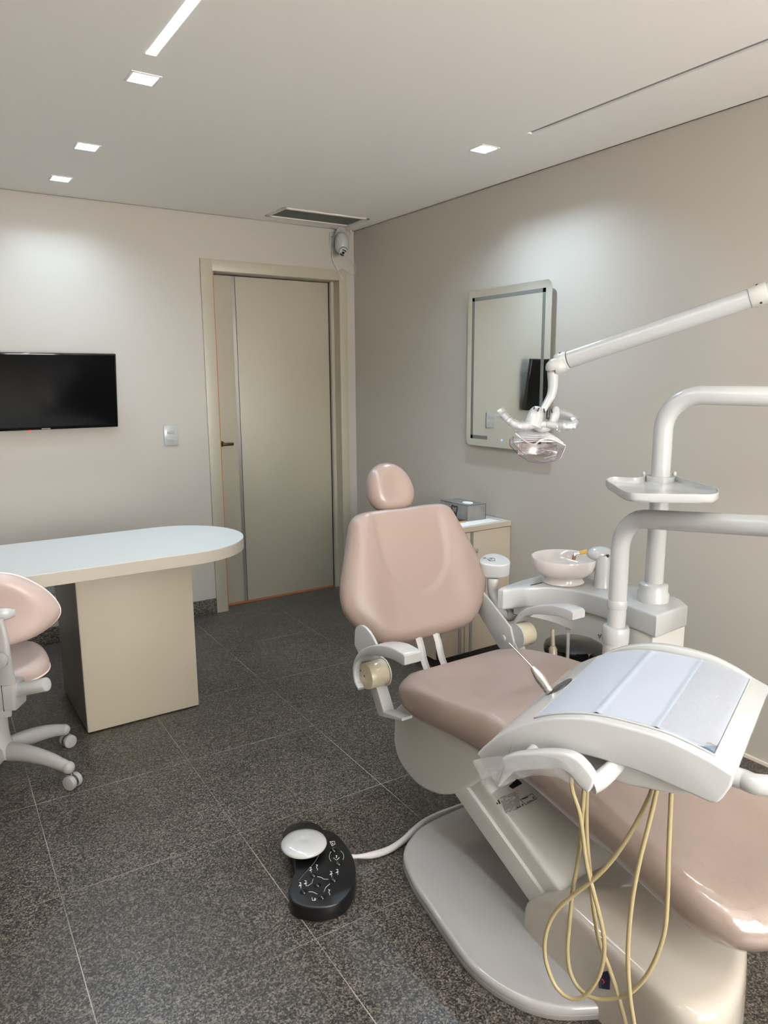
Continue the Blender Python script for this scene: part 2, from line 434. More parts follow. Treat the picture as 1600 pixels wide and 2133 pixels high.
# front wall (behind the viewer) with an added, unseen window for fill light
WX0, WX1, WZ0, WZ1 = -2.5, -0.4, 0.5, 2.15
w = MB()
slab(XL, WX0, YF-.1, YF, 0, H+.05, w); slab(WX1, 0, YF-.1, YF, 0, H+.05, w); slab(WX0, WX1, YF-.1, YF, 0, WZ0, w); slab(WX0, WX1, YF-.1, YF, WZ1, H+.05, w)
w.build('wall_front', M_wall, kind='structure')
wf = struct('added_window_1', ((WX0+WX1)/2, YF-.05, WZ0))
m = MB()
for a, b in ((WX0, WX0+.05), (WX1-.05, WX1), ((WX0+WX1)/2-.03, (WX0+WX1)/2+.03)): m.box((a, YF-.08, WZ0), (b, YF-.03, WZ1))
for a, b in ((WZ0, WZ0+.05), (WZ1-.05, WZ1)): m.box((WX0, YF-.08, a), (WX1, YF-.03, b))
m.build('added_window_frame', M_white, wf)
# skirting and trims
m = MB(); m.box((XL, -.012, 0), (-1.0505, 0, .0967), .002)
m.build('baseboard_back', M_skirt, kind='structure')
MB().box((-.01, YF, 0), (0, -.0, .012)).build('baseboard_right', M_trim, kind='structure')

# ------------------------------------------------------------------ door
d = struct('door_1', (-.55, 0, 0))
FX0, FX1, FZ = -1.0505, -0.063, 2.1457
m = MB()
m.box((FX0, -.012, 0), (DX0+.003, 0, FZ), .0015); m.box((DX1-.003, -.012, 0), (FX1, 0, FZ), .0015); m.box((DX0, -.012, DZ), (DX1, 0, FZ), .0015)
m.box((DX0-.02, 0, 0), (DX0, .15, DZ+.02)); m.box((DX1, 0, 0), (DX1+.02, .15, DZ+.02)); m.box((DX0-.02, 0, DZ), (DX1+.02, .15, DZ+.02))
m.box((DX1-.022, .07, 0), (DX1, .092, DZ))
m.build('door_frame', M_door, d)
gx = Yp(490, 700, .10).x
m = MB(); m.box((DX0+.004, .1, .01), (gx-.012, .14, DZ-.006), .001); m.box((gx+.012, .1, .01), (DX1-.004, .14, DZ-.006), .001)
leaf = m.build('door_leaf', M_door, d)
MB().box((gx-.012, .103, .01), (gx+.012, .14, DZ-.006)).build('inlay_strip', M_dgroove, leaf)
MB().box((gx+.0110, .0995, .01), (gx+.0125, .104, DZ-.006)).build('groove', M_mark, leaf)
ex = Yp(444, 700, .0).x
m = MB(); m.box((DX0-.0005, -.011, .0), (DX0+.0075, .0, DZ-.004)); m.box((DX0, .094, .0), (DX1, .12, .009))
m.build('door_edge', M_dedge, leaf)
MB().box((DX1-.0265, .094, .0), (DX1-.0225, .099, DZ)).build('shadow_gap', M_dark, leaf)
hp = Yp(473, 925, .06); hp0 = Yp(463, 925, .085); hp1 = Yp(486, 925, .05)
m = MB(); m.cyl((hp0.x, .1, hp0.z), (hp0.x, .045, hp0.z), .009, 16); m.box((hp0.x-.012, .038, hp0.z-.009), (hp1.x, .052, hp0.z+.009), .004)
m.cyl((hp0.x, .1, hp0.z), (hp0.x, .094, hp0.z), .018, 20)
m.build('door_handle', M_bronze, d)

# ------------------------------------------------------------------ ceiling lights
spot_labels = ['white square recessed downlight just beyond the end of the lit ceiling strip',
               'white square recessed downlight, the middle one of the row of three on the left',
               'white square recessed downlight nearest the wall with the television',
               'white square recessed downlight on the right, before the grey ceiling slot']
spot_proto = None
for i, (x, y) in enumerate(SPOTS):
    if i < 4:
        if spot_proto is None:
            t = thing('recessed_downlight', (x, y, H), spot_labels[0], 'ceiling light', 'square recessed downlights in the ceiling')
            m = MB()
            o_, n_ = SH+.006, SH-.003
            for (a0, b0, a1, b1) in ((-o_, -o_, o_, -n_), (-o_, n_, o_, o_), (-o_, -n_, -n_, n_), (n_, -n_, o_, n_)):
                m.box((x+a0, y+b0, H-.003), (x+a1, y+b1, H+.001), .0008)
            m.build('trim_frame', M_recess, t)
            MB().lathe([(.034, 0), (.034, .004), (.03, .008)], Matrix.Translation((x, y, H+.03)), 32).build('lamp_disc', M_lamp, t)
            spot_proto = t
        else:
            t = spot_proto.copy(); COL.objects.link(t); t.location = (x, y, H); t['label'] = spot_labels[i]
            for ch in spot_proto.children:
                if ch.name.startswith(('trim_frame', 'lamp_disc')) and ch.parent == spot_proto:
                    c = ch.copy(); COL.objects.link(c); c.parent = t
def area(name, loc, sx, sy, power, col=(1, 1, 1), rot=(0, 0, 0), shape='RECTANGLE', spread=PI):
    l = bpy.data.lights.new(name, 'AREA'); l.shape = shape; l.size = sx; l.size_y = sy; l.energy = power; l.color = col; l.spread = spread
    o = bpy.data.objects.new(name, l); COL.objects.link(o); o.location = loc; o.rotation_euler = rot; return o
COOL = (0.62, 0.81, 1.0)
SP_W = [6, 8, 9, 17, 7, 5, 6, 6]
for i, (x, y) in enumerate(SPOTS):
    area('downlight_beam', (x, y, H+.028), .055, .055, SP_W[i], COOL if i < 4 else (1, .9, .8), shape='DISK')
t = thing('led_strip_light', ((STRIP[0][0]+STRIP[0][1])/2, -3.4, H), 'long lit white LED strip let into the ceiling', 'strip light')
MB().box((STRIP[0][0]+.001, STRIP[1][0]+.001, H-.001), (STRIP[0][1]-.001, STRIP[1][1]-.03, H+.008), .001).build('diffuser', M_led, t)
MB().box((STRIP[0][0]+.0005, STRIP[1][1]-.03, H-.0015), (STRIP[0][1]-.0005, STRIP[1][1]-.0005, H+.008), .0005).build('end_cap', M_led, t)
area('strip_beam', ((STRIP[0][0]+STRIP[0][1])/2, (STRIP[1][0]+STRIP[1][1])/2, H-.004), .028, STRIP[1][1]-STRIP[1][0], 24, (.90, .95, 1.0))
t = thing('unlit_strip_light', (-.415, -3.3, H), 'long grey unlit light slot in the ceiling above the right wall', 'strip light')
MB().box((SLOT[0][0]+.001, SLOT[1][0]+.001, H+.006), (SLOT[0][1]-.001, SLOT[1][1]-.012, H+.016)).build('diffuser', M_slotgrey, t)
MB().box((SLOT[0][0]+.001, SLOT[1][1]-.011, H-.001), (SLOT[0][1]-.001, SLOT[1][1]-.001, H+.016)).build('end_cap', M_recess, t)
# air vent
t = thing('air_vent', (-.405, -.268, H), 'long slatted air conditioning grille in the ceiling above the door', 'air vent')
m = MB(); a0, a1, b0, b1 = -.692, -.124, -.392, -.142
for bx in ((a0, b0, a1, b0+.022), (a0, b1-.022, a1, b1), (a0, b0, a0+.022, b1), (a1-.022, b0, a1, b1)): m.box((bx[0], bx[1], H-.008), (bx[2], bx[3], H), .002)
m.build('frame', M_ventframe, t)
m = MB()
for k in range(9):
    yy = b0+.03+k*(b1-b0-.06)/8
    Mx = Matrix.Translation((0, yy, H+.004)) @ Matrix.Rotation(math.radians(-28), 4, 'X')
    m.box((a0+.02, -.009, -.001), (a1-.02, .009, .001), M=Mx)
m.build('slats', M_vent, t)
MB().box((VENT[0][0]+.001, VENT[1][0]+.001 if VENT[1][0] < VENT[1][1] else VENT[1][1]+.001, H+.05), (VENT[0][1]-.001, max(VENT[1])-.001, H+.056)).build('duct_opening', M_dark, t)

# ------------------------------------------------------------------ television, switch, outlet
tv = thing('television', (-1.95, 0, 1.21), 'black flat television hanging on the pale wall above the white desk', 'television')
tx0, tx1, tz0, tz1 = -2.325, -1.588, 1.206, 1.606
MB().box((tx0, -.062, tz0), (tx1, -.03, tz1), .004).build('bezel', M_blackgl, tv)
MB().box((tx0+.15, -.045, tz0+.06), (tx1-.15, -.0005, tz1-.14), .004).build('wall_bracket', M_blackpl, tv)
MB().box((tx0+.008, -.0632, tz0+.016), (tx1-.008, -.0615, tz1-.008)).build('screen', M_screen, tv)
lp = Yp(95, 886, -.062); MB().box((lp.x-.022, -.0645, tz0+.003), (lp.x+.022, -.062, tz0+.009), .001).build('maker_mark', M_greymark, tv)
lp = Yp(61, 890, -.055); MB().box((lp.x-.005, -.06, tz0-.006), (lp.x+.005, -.045, tz0+.001), .001).build('standby_light', M_redled, tv)
Mt = Matrix.Translation((0, -.004, 0)) @ Matrix.Rotation(math.radians(9), 4, 'X')
for o in COL.objects:
    if o.parent == tv and not o.name.startswith('wall_bracket'): o.data.transform(Mt)
sw = thing('light_switch', (-1.28, 0, 1.13), 'white double light switch on the wall between the television and the door', 'light switch')
MB().box((-1.3195, -.011, 1.071), (-1.239, 0, 1.190), .004).build('wall_plate', M_white, sw)
for z in (1.15, 1.106):
    Mx = Matrix.Translation((-1.281, -.011, z)) @ Matrix.Rotation(math.radians(8), 4, 'X')
    k = MB().box((-.0205, -.003, -.011), (.0205, .002, .011), .001, M=Mx).build('rocker', M_white, sw)
op = Yp(123, 1218, 0)
ou = thing('power_outlet', (op.x, 0, op.z), 'white wall outlet with a dark plug under the desk, behind the pink stool', 'power outlet')
MB().box((op.x-.06, -.01, op.z-.045), (op.x+.035, 0, op.z+.06), .004).build('wall_plate', M_white, ou)
pq = Yp(118, 1222, -.02)
MB().box((pq.x-.01, -.035, pq.z), (pq.x+.012, -.009, pq.z+.02), .003).tube([(pq.x, -.028, pq.z), (pq.x, -.03, pq.z-.02), (pq.x-.002, -.025, pq.z-.035)], .0035, 8, 3).build('plug', M_blackpl, ou)

# ------------------------------------------------------------------ security camera
sc = thing('security_camera', (-.16, 0, 2.3), 'white dome security camera with loose cables above the door, in the corner', 'security camera')
a = Yp(689, 492, 0); b = Yp(693, 516, 0)
m = MB(); m.box((a.x-.012, -.008, b.z), (a.x+.04, 0, a.z+.02), .003); m.tube([(a.x+.012, -.004, b.z+.012), (a.x+.03, -.05, a.z+.03), (a.x+.055, -.07, a.z+.045)], .008, 10, 4, flat=2.0)
m.build('bracket', M_white, sc)
for q in ((692, 493), (691, 510)):
    p = Yp(*q, -.008); MB().cyl(p, p+Vector((0, -.002, 0)), .003, 10).build('screw', M_mark, sc)
c0 = Yp(712, 505, -.09); 
Mx = Matrix.Translation(c0)
MB().lathe([(0, .062), (.018, .059), (.032, .048), (.040, .028), (.043, 0), (.043, -.02), (.041, -.04), (.034, -.056), (.02, -.066), (0, -.068)], Mx, 32).build('body', M_white, sc)
hd = Yp(715, 524, -.125)
fd = (CAM-hd).normalized()
fd = (fd+Vector((0, 0, -.5))).normalized()
q = fd.to_track_quat('Z', 'Y').to_matrix().to_4x4()
hb = MB().lathe([(0.024, -.05), (.028, -.03), (.0285, 0), (.026, .012), (.02, .016), (0, .016)], Matrix.Translation(hd) @ q, 28).build('lens_head', M_white, sc)
MB().lathe([(.009, .0), (.009, .004), (0, .004)], Matrix.Translation(hd+fd*.0145) @ q, 20).build('lens', M_lens, hb)
for s0, s1 in ((.3, 1.9), (3.3, 4.9)):
    pts = [hd+fd*.0165+(q @ Vector((math.cos(s0+(s1-s0)*k/8)*.018, math.sin(s0+(s1-s0)*k/8)*.018, 0))) for k in range(9)]
    MB().tube(pts, .0038, 8).build('led_array', M_lens, hb)
pts = [Yp(u, v, -.012) for u, v in ((694, 518), (692, 534), (696, 548), (702, 560), (708, 572), (713, 580))]
cb = MB().tube(pts, .0032, 8, 5).build('cable', M_cable, sc)
MB().tube([Yp(709, 574, -.012), Yp(714, 583, -.012)], .006, 10).build('connector', M_cable, cb)
pts = [Yp(722, 537, -.06), Yp(734, 545, -.05), Yp(741, 556, -.03), Yp(742, 566, -.025), Yp(736, 572, -.016), Yp(726, 569, -.016), Yp(712, 560, -.018)]
pts = [Vector((min(p.x, -.004), p.y, p.z)) for p in pts]
MB().tube(pts, .0018, 8, 5).build('cable', M_cable, sc)
pts = [Yp(730, 478, -.02), Yp(729, 500, -.02), Yp(728, 520, -.05), Yp(724, 534, -.08)]
cc = MB().tube(pts, .0018, 8, 5).build('cable', M_cable, sc)
MB().cyl(Yp(730, 478, -.02), Yp(730, 487, -.02), .009, 12, r1=.004).build('plug', M_cable, cc)

# ------------------------------------------------------------------ mirror
MX = -.035
my0, my1, mz0, mz1 = -1.2097, -1.8053, 1.0953, 1.8975
mi = thing('wall_mirror', (0, -1.507, 1.0953), 'tall rounded mirror with a frosted border on the right wall', 'mirror')
def rrect(x0, x1, y0, y1, r, n=6):
    pts = []
    for cx, cy, a0 in ((x1-r, y0+r, -PI/2), (x1-r, y1-r, 0), (x0+r, y1-r, PI/2), (x0+r, y0+r, PI)):
        for k in range(n+1): a = a0+PI/2*k/n; pts.append((cx+r*math.cos(a), cy+r*math.sin(a)))
    return pts
MB().prism(rrect(my1, my0, mz0, mz1, .03), MX, MX+.005, lambda a, b, h: Vector((h, a, b))).build('glass', M_mirror, mi, ang=20)
MB().box((MX+.005, my1+.06, mz0+.06), (-.0005, my0-.06, mz1-.06)).build('backing', M_greyw, mi)
bo, bw = .036, .019
y0, y1, z0, z1 = my0-bo, my1+bo, mz0+bo, mz1-bo
m = MB()
def bandq(ya, yb, za, zb): m.box((MX-.0006, min(ya, yb), za), (MX+.0002, max(ya, yb), zb))
bandq(y0, y0-bw, z0, z1); bandq(y1, y1+bw, z0, z1); bandq(y0, y1, z1-bw, z1); bandq(y0, y0-.135, z0, z0+bw); bandq(y1, y1+.135, z0, z0+bw)
m.build('frosted_band', M_band, mi)
p = Xp(1045, 917, MX-.001)
m = MB(); m.cyl((MX-.001, p.y, p.z), (MX-.0002, p.y, p.z), .006, 16); m.build('touch_icon', M_icon, mi)

# ------------------------------------------------------------------ desk
dk = thing('desk', (-2.0, -1.12, 0), 'white topped desk with a rounded end and a beige block pedestal', 'desk')
yc, rr_ = -1.125, .312; xe = -1.648
def stadium(r, x0):
    return [(x0, yc-r)]+[(xe+r*math.cos(a), yc+r*math.sin(a)) for a in [(-PI/2+PI*k/40) for k in range(41)]]+[(x0, yc+r)]
MB().prism(stadium(rr_, -3.35), .705, .7535, bev=.0008, seg=1).build('tabletop', M_desk_edge, dk)
MB().prism(stadium(rr_-.0008, -3.349), .7535, .7555).build('white_surface', M_desk_top, dk)
MB().box((-2.081, -1.243, .006), (-1.607, -.74, .705), .001).build('pedestal', M_desk, dk)
MB().box((-2.0835, -1.2415, .008), (-2.081, -.742, .7045), .0005).build('left_face_sheet', M_deskdark, dk)  # thin darker grey sheet over the pedestal's left face
MB().box((-3.3, -1.243, .006), (-2.95, -.9, .705), .001).build('pedestal', M_desk, dk)
MB().box((-2.07, -1.23, 0), (-1.62, -.75, .006)).build('plinth', M_dark, dk)
MB().box((-3.29, -1.23, 0), (-2.96, -.91, .006)).build('plinth', M_dark, dk)

# ------------------------------------------------------------------ cabinet
cb = thing('cabinet', (-.24, -1.27, 0), 'cream cabinet with grey vertical pulls against the right wall, behind the dental chair', 'cabinet')
cx0, cx1, cy0, cy1 = -.478, -.003, -1.54, -1.0
MB().box((cx0, cy0+.02, .055), (cx1, cy1, .695), .001).build('body', M_cab, cb)
MB().box((cx0-.004, cy0-.002, .695), (cx1, cy1, .721), .0015).build('top_panel', M_cabtop, cb)
MB().box((cx0-.004, cy0-.0035, .694), (cx1, cy0-.0005, .7195)).build('edge_band', M_cab, cb)
MB().box((cx0+.02, cy0+.05, 0), (cx1, cy1, .055)).build('plinth', M_dark, cb)
dr = MB().box((cx0+.022, cy0, .06), (-.307, cy0+.019, .69), .001).build('door', M_cab, cb)
MB().box((-.345, cy0-.003, .06), (-.327, cy0+.002, .69)).build('pull_strip', M_dgroove, dr)
dr2 = MB().box((-.303, cy0, .06), (cx1, cy0+.019, .69), .001).build('door', M_cab, cb)
MB().box((-.275, cy0-.003, .06), (-.257, cy0+.002, .69)).build('pull_strip', M_dgroove, dr2)
MB().box((cx0+.008, cy0+.002, .06), (cx0+.018, cy0+.021, .69)).build('side_gap', M_dark, cb)
p = Yp(991, 1150, cy0-.005)
MB().cyl((p.x, cy0, p.z), (p.x, cy0-.018, p.z), .006, 12).box((p.x-.004, cy0-.022, p.z), (p.x+.004, cy0-.016, p.z+.022), .002).build('key', M_chrome, cb)
# tissue box
tb = thing('tissue_box', (-.15, -1.33, .721), 'small concrete look tissue box with a black tooth outline on the cabinet', 'tissue box')
ty0 = -1.437; tx0, tx1 = -.207, -.086
tdy = .23
Mx = Matrix.Identity(4)
MB().box((tx0, ty0, .7215), (tx1, ty0+tdy, .803), .0015).build('box_body', M_concrete, tb)
MB().lathe([(.034, 0), (.032, .004), (.0, .007)], Matrix.Translation(((tx0+tx1)/2, ty0+.075, .8025)) @ Matrix.Scale(.72, 4, (1, 0, 0)), 24).build('tissue', M_tissue, tb)
# tooth outline on the left (-x) face
tooth = [(0, .9), (.12, 1.0), (.3, .98), (.5, .88), (.7, .98), (.9, 1.0), (1.0, .85), (.96, .6), (.86, .42), (.84, .1), (.74, 0), (.66, .14), (.6, .34), (.5, .4), (.4, .3), (.34, .1), (.24, 0), (.17, .1), (.14, .42), (.04, .62)]
pts = smooth_closed([Vector((tx0-.0008, ty0+tdy*.47-(a-.5)*.046, .733+bv*.056)) for a, bv in tooth], 3)
MB().tube(pts, .0032, 6, closed=True).build('tooth_emblem', M_blackpl, tb)
m = MB()
for (e0, e1) in (((tx0, ty0), (tx1, ty0)), ((tx0, ty0), (tx0, ty0+tdy))): m.tube([(e0[0], e0[1], .803), (e1[0], e1[1], .803)], .0012, 6)
m.tube([(tx1, ty0, .723), (tx1, ty0, .803)], .0014, 6)
m.build('edge_line', M_mark, tb)
MB().box((-.315, -1.455, .7215), (-.232, -1.38, .733), .002).build('tile_body', M_gold, origin=(-.27, -1.42, .7215)); fo = COL.objects[-1]
fo.name = 'desk_tile'; tag(fo, 'small black tile with a gold edge lying beside the tissue box', 'tile')
bt = MB().box((-.3125, -1.4525, .733), (-.2345, -1.3825, .7345), .0005).build('black_face', M_blackgl, fo)
def paper_fn(u, v):
    return Vector((-.36+u*.30, -1.532+v*.085+u*.01, .7225+.0015*math.sin(u*5)*v))
m = MB().grid(paper_fn, 12, 4); m.raw([p+Vector((0, 0, -.0008)) for p in m.v], [f[::-1] for f in m.f])
po = m.build('paper_sheet', M_tissue, origin=(-.21, -1.49, .722), fixn=False); tag(po, 'white paper slip along the front edge of the cabinet top', 'paper')
# ------------------------------------------------------------------ dental chair
CX = -1.13
ch = thing('dental_chair', (CX, -2.9, 0), 'dusty pink reclining dental chair on a glossy beige base', 'dental chair')
# base plate
bo_ = [(-1.30, -2.565), (-1.385, -2.59), (-1.465, -2.65), (-1.512, -2.76), (-1.535, -2.87), (-1.556, -2.98), (-1.572, -3.09), (-1.558, -3.19), (-1.515, -3.275), (-1.44, -3.335), (-1.30, -3.40), (-1.13, -3.42), (-.96, -3.38), (-.80, -3.27), (-.75, -3.09), (-.775, -2.9), (-.80, -2.76), (-.84, -2.65), (-.93, -2.575), (-1.12, -2.56)]
bs = smooth_closed([Vector((a, b)) for a, b in bo_], 6)
MB().prism([(p.x, p.y) for p in bs], .006, .036, bev=.012, seg=4).build('base_plate', M_plate, ch)
cen = Vector((-1.15, -3.0))
MB().prism([tuple(cen+(p-cen)*1.0015) for p in bs], 0, .016, bev=.003).build('base_rim', M_baserim, ch)
# motor housing
hp_ = [(-1.385, -3.10), (-1.36, -3.062), (-1.28, -3.035), (-1.13, -3.03), (-1.0, -3.04), (-.93, -3.10), (-.925, -3.26), (-.965, -3.38), (-1.05, -3.475), (-1.15, -3.545), (-1.27, -3.60), (-1.37, -3.61), (-1.425, -3.555), (-1.415, -3.40), (-1.40, -3.25)]
hs = smooth_closed([Vector((a, b)) for a, b in hp_], 6)
hc = sum(hs, Vector((0, 0)))/len(hs)
m = MB(); n = len(hs)
def htop(p): return .205-.012*sstep(-3.2, -3.6, -abs(p.y))+.0
rings = [(1.0, 0), (.992, .12), (.985, .165), (.972, .186), (.945, .198), (.86, .206), (.5, .214), (.01, .216)]
vs = []; fs = []
for s, z in rings:
    for p in hs:
        q = hc+(p-hc)*s
        zm = .216-.155*(1-math.sin(min(1, max(0, (-3.03-q.y)/.20))*PI/2))**1.0
        vs.append(Vector((q.x, q.y, z*zm/.216)))
for i in range(len(rings)-1):
    for k in range(n): fs.append((i*n+k, i*n+(k+1) % n, (i+1)*n+(k+1) % n, (i+1)*n+k))
fs.append(tuple(range(n))[::-1]); fs.append(tuple((len(rings)-1)*n+k for k in range(n)))
m.raw(vs, fs)
mh = m.build('motor_housing', M_base, ch, ang=60)
# dark blue display on the left flank
dq = [Xp(u, v, -1.413) for u, v in ((1247, 2027), (1271, 2021), (1270, 2061), (1248, 2058))]
ds = MB().raw([p+Vector((-.0015, 0, 0)) for p in dq]+[p+Vector((.01, 0, 0)) for p in dq], [(0, 1, 2, 3), (4, 7, 6, 5), (0, 4, 5, 1), (1, 5, 6, 2), (2, 6, 7, 3), (3, 7, 4, 0)]).build('display', M_disp, mh)
m = MB(); c_ = (dq[0]+dq[2])/2
m.tube([c_+Vector((-.0022, .004, .004)), c_+Vector((-.0022, -.003, .001)), c_+Vector((-.0022, .001, -.006))], .0012, 6)
m.build('display_digit', M_redmark, ds)
dq2 = [Xp(u, v, -1.409) for u, v in ((1287, 2040), (1294, 2046), (1294, 2062), (1287, 2066))]
# lift arm (wide inclined beam with an outer cover step)
def arm_prof(y0, z0, y1, z1, lo):
    return [(y0, z0), (y1, z1), (y1, z1-lo), (y0, z0-lo)]
sl = .478
def atop(y): return .339+(y+2.87)*sl
yr, yf_ = -2.56, -3.30
m = MB(); m.prism([(yr, atop(yr)), (yf_, atop(yf_)), (yf_, max(.03, atop(yf_)-.12)), (yr, atop(yr)-.12)], -1.352, -.925, lambda a, b, h: Vector((h, a, b)), bev=.012, seg=3)
la = m.build('lift_arm', M_offwhite, ch)
m = MB(); m.prism([(yr, atop(yr)-.062), (yf_+.05, atop(yf_+.05)-.062), (yf_+.05, atop(yf_+.05)-.135), (yr, atop(yr)-.135)], -1.362, -1.349, lambda a, b, h: Vector((h, a, b)), bev=.003)
m.build('side_cover', M_offwhite, la)
# rating label printed on the arm
NA = Vector((0, -sl, 1)); AA = Vector((0, -2.87, .339))
def onarm(u, v): return Pp(u, v, AA, NA)+NA.normalized()*.0009
m = MB()
def lstroke(pts, r=.0006): m.tube([onarm(*p) for p in pts], r, 5)
# crop coordinates of the label: x = 960 + a*0.225, y = 1540 + b*0.225
def lc(a, b): return (960+a*.225, 1540+b*.225)
lstroke([lc(550, 560), lc(660, 505), lc(705, 550), lc(600, 605), lc(550, 560)], .0007)
lstroke([lc(570, 556), lc(620, 535)], .0012); lstroke([lc(612, 585), lc(655, 566)], .0007)
lstroke([lc(664, 540), lc(676, 536), lc(668, 552), lc(684, 548)], .0009)
for k in range(3): lstroke([lc(522+k*22, 626-k*9), lc(532+k*22, 636-k*9)], .0012)
m.tube([onarm(*lc(572+6*math.cos(t), 606+6*math.sin(t))) for t in [k*PI/5 for k in range(11)]], .0007, 5)
m.build('certification_mark', M_mark, la)
m = MB()
m.tube([onarm(*lc(330, 590)), onarm(*lc(345, 600))], .0022, 5); m.tube([onarm(*lc(345, 565)), onarm(*lc(362, 598))], .0022, 5)
m.build('factory_mark', M_mark, la)
m = MB(); rnd = random.Random(3)
for r in range(15):
    t = r/14
    a0, b0 = 362+t*52, 548+t*140
    x = 0
    while x < 1:
        w_ = rnd.uniform(.06, .2); w_ = min(w_, 1-x)
        L_ = 175-40*t
        p0 = (a0+L_*x, b0-.42*L_*x); p1 = (a0+L_*(x+w_*.8), b0-.42*L_*(x+w_*.8))
        if rnd.random() < .82: m.tube([onarm(*lc(*p0)), onarm(*lc(*p1))], .0005, 4)
        x += w_
m.build('fine_print', M_mark, la)
dqq = [onarm(*lc(a, b)) for a, b in ((445, 435), (520, 365), (568, 410), (480, 460))]
MB().raw(dqq+[p-NA.normalized()*.004 for p in dqq], [(0, 1, 2, 3), (7, 6, 5, 4), (0, 4, 5, 1), (1, 5, 6, 2), (2, 6, 7, 3), (3, 7, 4, 0)]).build('black_plate', M_blackpl, la)
# seat carrier
sp = [(-2.455, .395), (-2.452, .345), (-2.45, .285), (-2.475, .232), (-2.53, .203), (-2.60, .192), (-2.69, .212), (-2.78, .262), (-2.87, .345), (-2.91, .40), (-2.93, .44)]
sps = smooth_open([Vector((a, b)) for a, b in sp], 5)
MB().prism([(p.x, p.y) for p in sps]+[(-2.5, .44)], -1.364, -.896, lambda a, b, h: Vector((h, a, b)), bev=.012, seg=3).build('seat_carrier', M_offwhite, ch, ang=50)
# seat cushion with leg rest
hw = [(0, .160), (.012, .20), (.035, .238), (.08, .266), (.16, .281), (.28, .283), (.45, .272), (.65, .256), (.85, .242), (1.0, .231), (1.09, .218), (1.15, .185), (1.185, .13), (1.197, .06)]
SY0 = -2.455
outl = [(-w, s) for s, w in hw]+[(w, s) for s, w in hw[::-1]]
ol = smooth_closed([Vector((a, b)) for a, b in outl], 3)
midz = [(0, .470), (.08, .478), (.2, .492), (.34, .507), (.46, .512), (.56, .500), (.7, .470), (.9, .416), (1.05, .368), (1.20, .322)]
mz_s = smooth_open([Vector((a, b)) for a, b in midz], 6)
mz_t = [(p.x, p.y) for p in mz_s]
def seatfn(x, s, h):
    z = interp(mz_t, s); dz = (interp(mz_t, min(s+.03, 1.20))-interp(mz_t, max(s-.03, 0)))/(min(s+.03, 1.20)-max(s-.03, 0)); L = math.sqrt(1+dz*dz)
    return Vector((CX+x, SY0-s+h*dz/L, z+h/L))
def seatdent(x, s):
    d = -.013*(1-sstep(.05, .2, abs(x)))*sstep(.05, .2, s)*(1-sstep(.5, .62, s))
    d += .010*sstep(.36, .47, s)*(1-sstep(.47, .62, s))
    d += -.010*(1-sstep(.05, .17, abs(x)))*sstep(.62, .72, s)*(1-sstep(1.02, 1.12, s))
    return d
m = MB(); m.pillow([(p.x, p.y) for p in ol], .105, .055, seatfn, seatdent, nedge=9, nin=34)
m.build('seat_cushion', M_vinyl, ch, ang=180)
# clear film over the leg rest : the cushion skin again, a hair further out
fm0 = MB(); fm0.pillow([(p.x, p.y) for p in ol], .105, .055, seatfn, seatdent, nedge=9, nin=34)
bm = bmesh.new(); vv = [bm.verts.new(p) for p in fm0.v]
for f in fm0.f: bm.faces.new([vv[i] for i in f])
bmesh.ops.recalc_face_normals(bm, faces=bm.faces[:]); bm.normal_update()
for v in bm.verts:
    k = noise.noise(Vector((v.co.x*14, v.co.y*14, 5)))
    v.co = v.co+v.normal*(.0022+.0016*max(0, k))
bmesh.ops.delete(bm, geom=[v for v in bm.verts if v.co.y > SY0-.56], context='VERTS')
m = MB(); m.frombm(bm)
m.build('leg_rest_film', M_footfilm, ch, ang=180, label='clear glossy film over the leg rest')
# backrest
B0 = Vector((CX+.012, -2.307, .552)); bu = Vector((0, .36, .933)); bn = Vector((0, -.933, .36))
def backfn(x, v, h): return B0+Vector((x, 0, 0))+bu*v+bn*h
bc = [(0, -.008), (.09, -.007), (.165, .0), (.222, .026), (.272, .075), (.302, .122), (.311, .16), (.306, .21), (.283, .275), (.255, .345), (.231, .405), (.213, .442), (.186, .461), (.145, .467), (.08, .468)]
bpts = [Vector((a, b)) for a, b in bc]+[Vector((0, .466))]+[Vector((-a, b)) for a, b in bc[:0:-1]]
bol = smooth_closed(bpts, 4)
def bdent(x, v):
    # hollow centre between side bolsters, with a faint U shaped upper panel
    half = .172-.06*max(0, (.30-v))
    ins = 1-sstep(half-.05, half+.05, abs(x))
    d = -.014*ins*sstep(.02, .14, v)*(1-sstep(.43, .47, v)*.6)
    uu = math.hypot(x/.155, min(0, v-.34)/.20)
    d += -.0075*(1-sstep(.86, 1.03, uu))
    d += -.010*sstep(.2, .31, abs(x))
    return d
m = MB(); m.pillow([(p.x, p.y) for p in bol], .105, .055, backfn, bdent, nedge=9, nin=34)
m.build('backrest_cushion', M_vinyl, ch, ang=180)
shp = [(p.x*.86, .23+(p.y-.23)*.86) for p in bol]
MB().prism(shp, -.085, -.035, backfn, bev=.02, seg=4).build('backrest_shell', M_white, ch, ang=60)
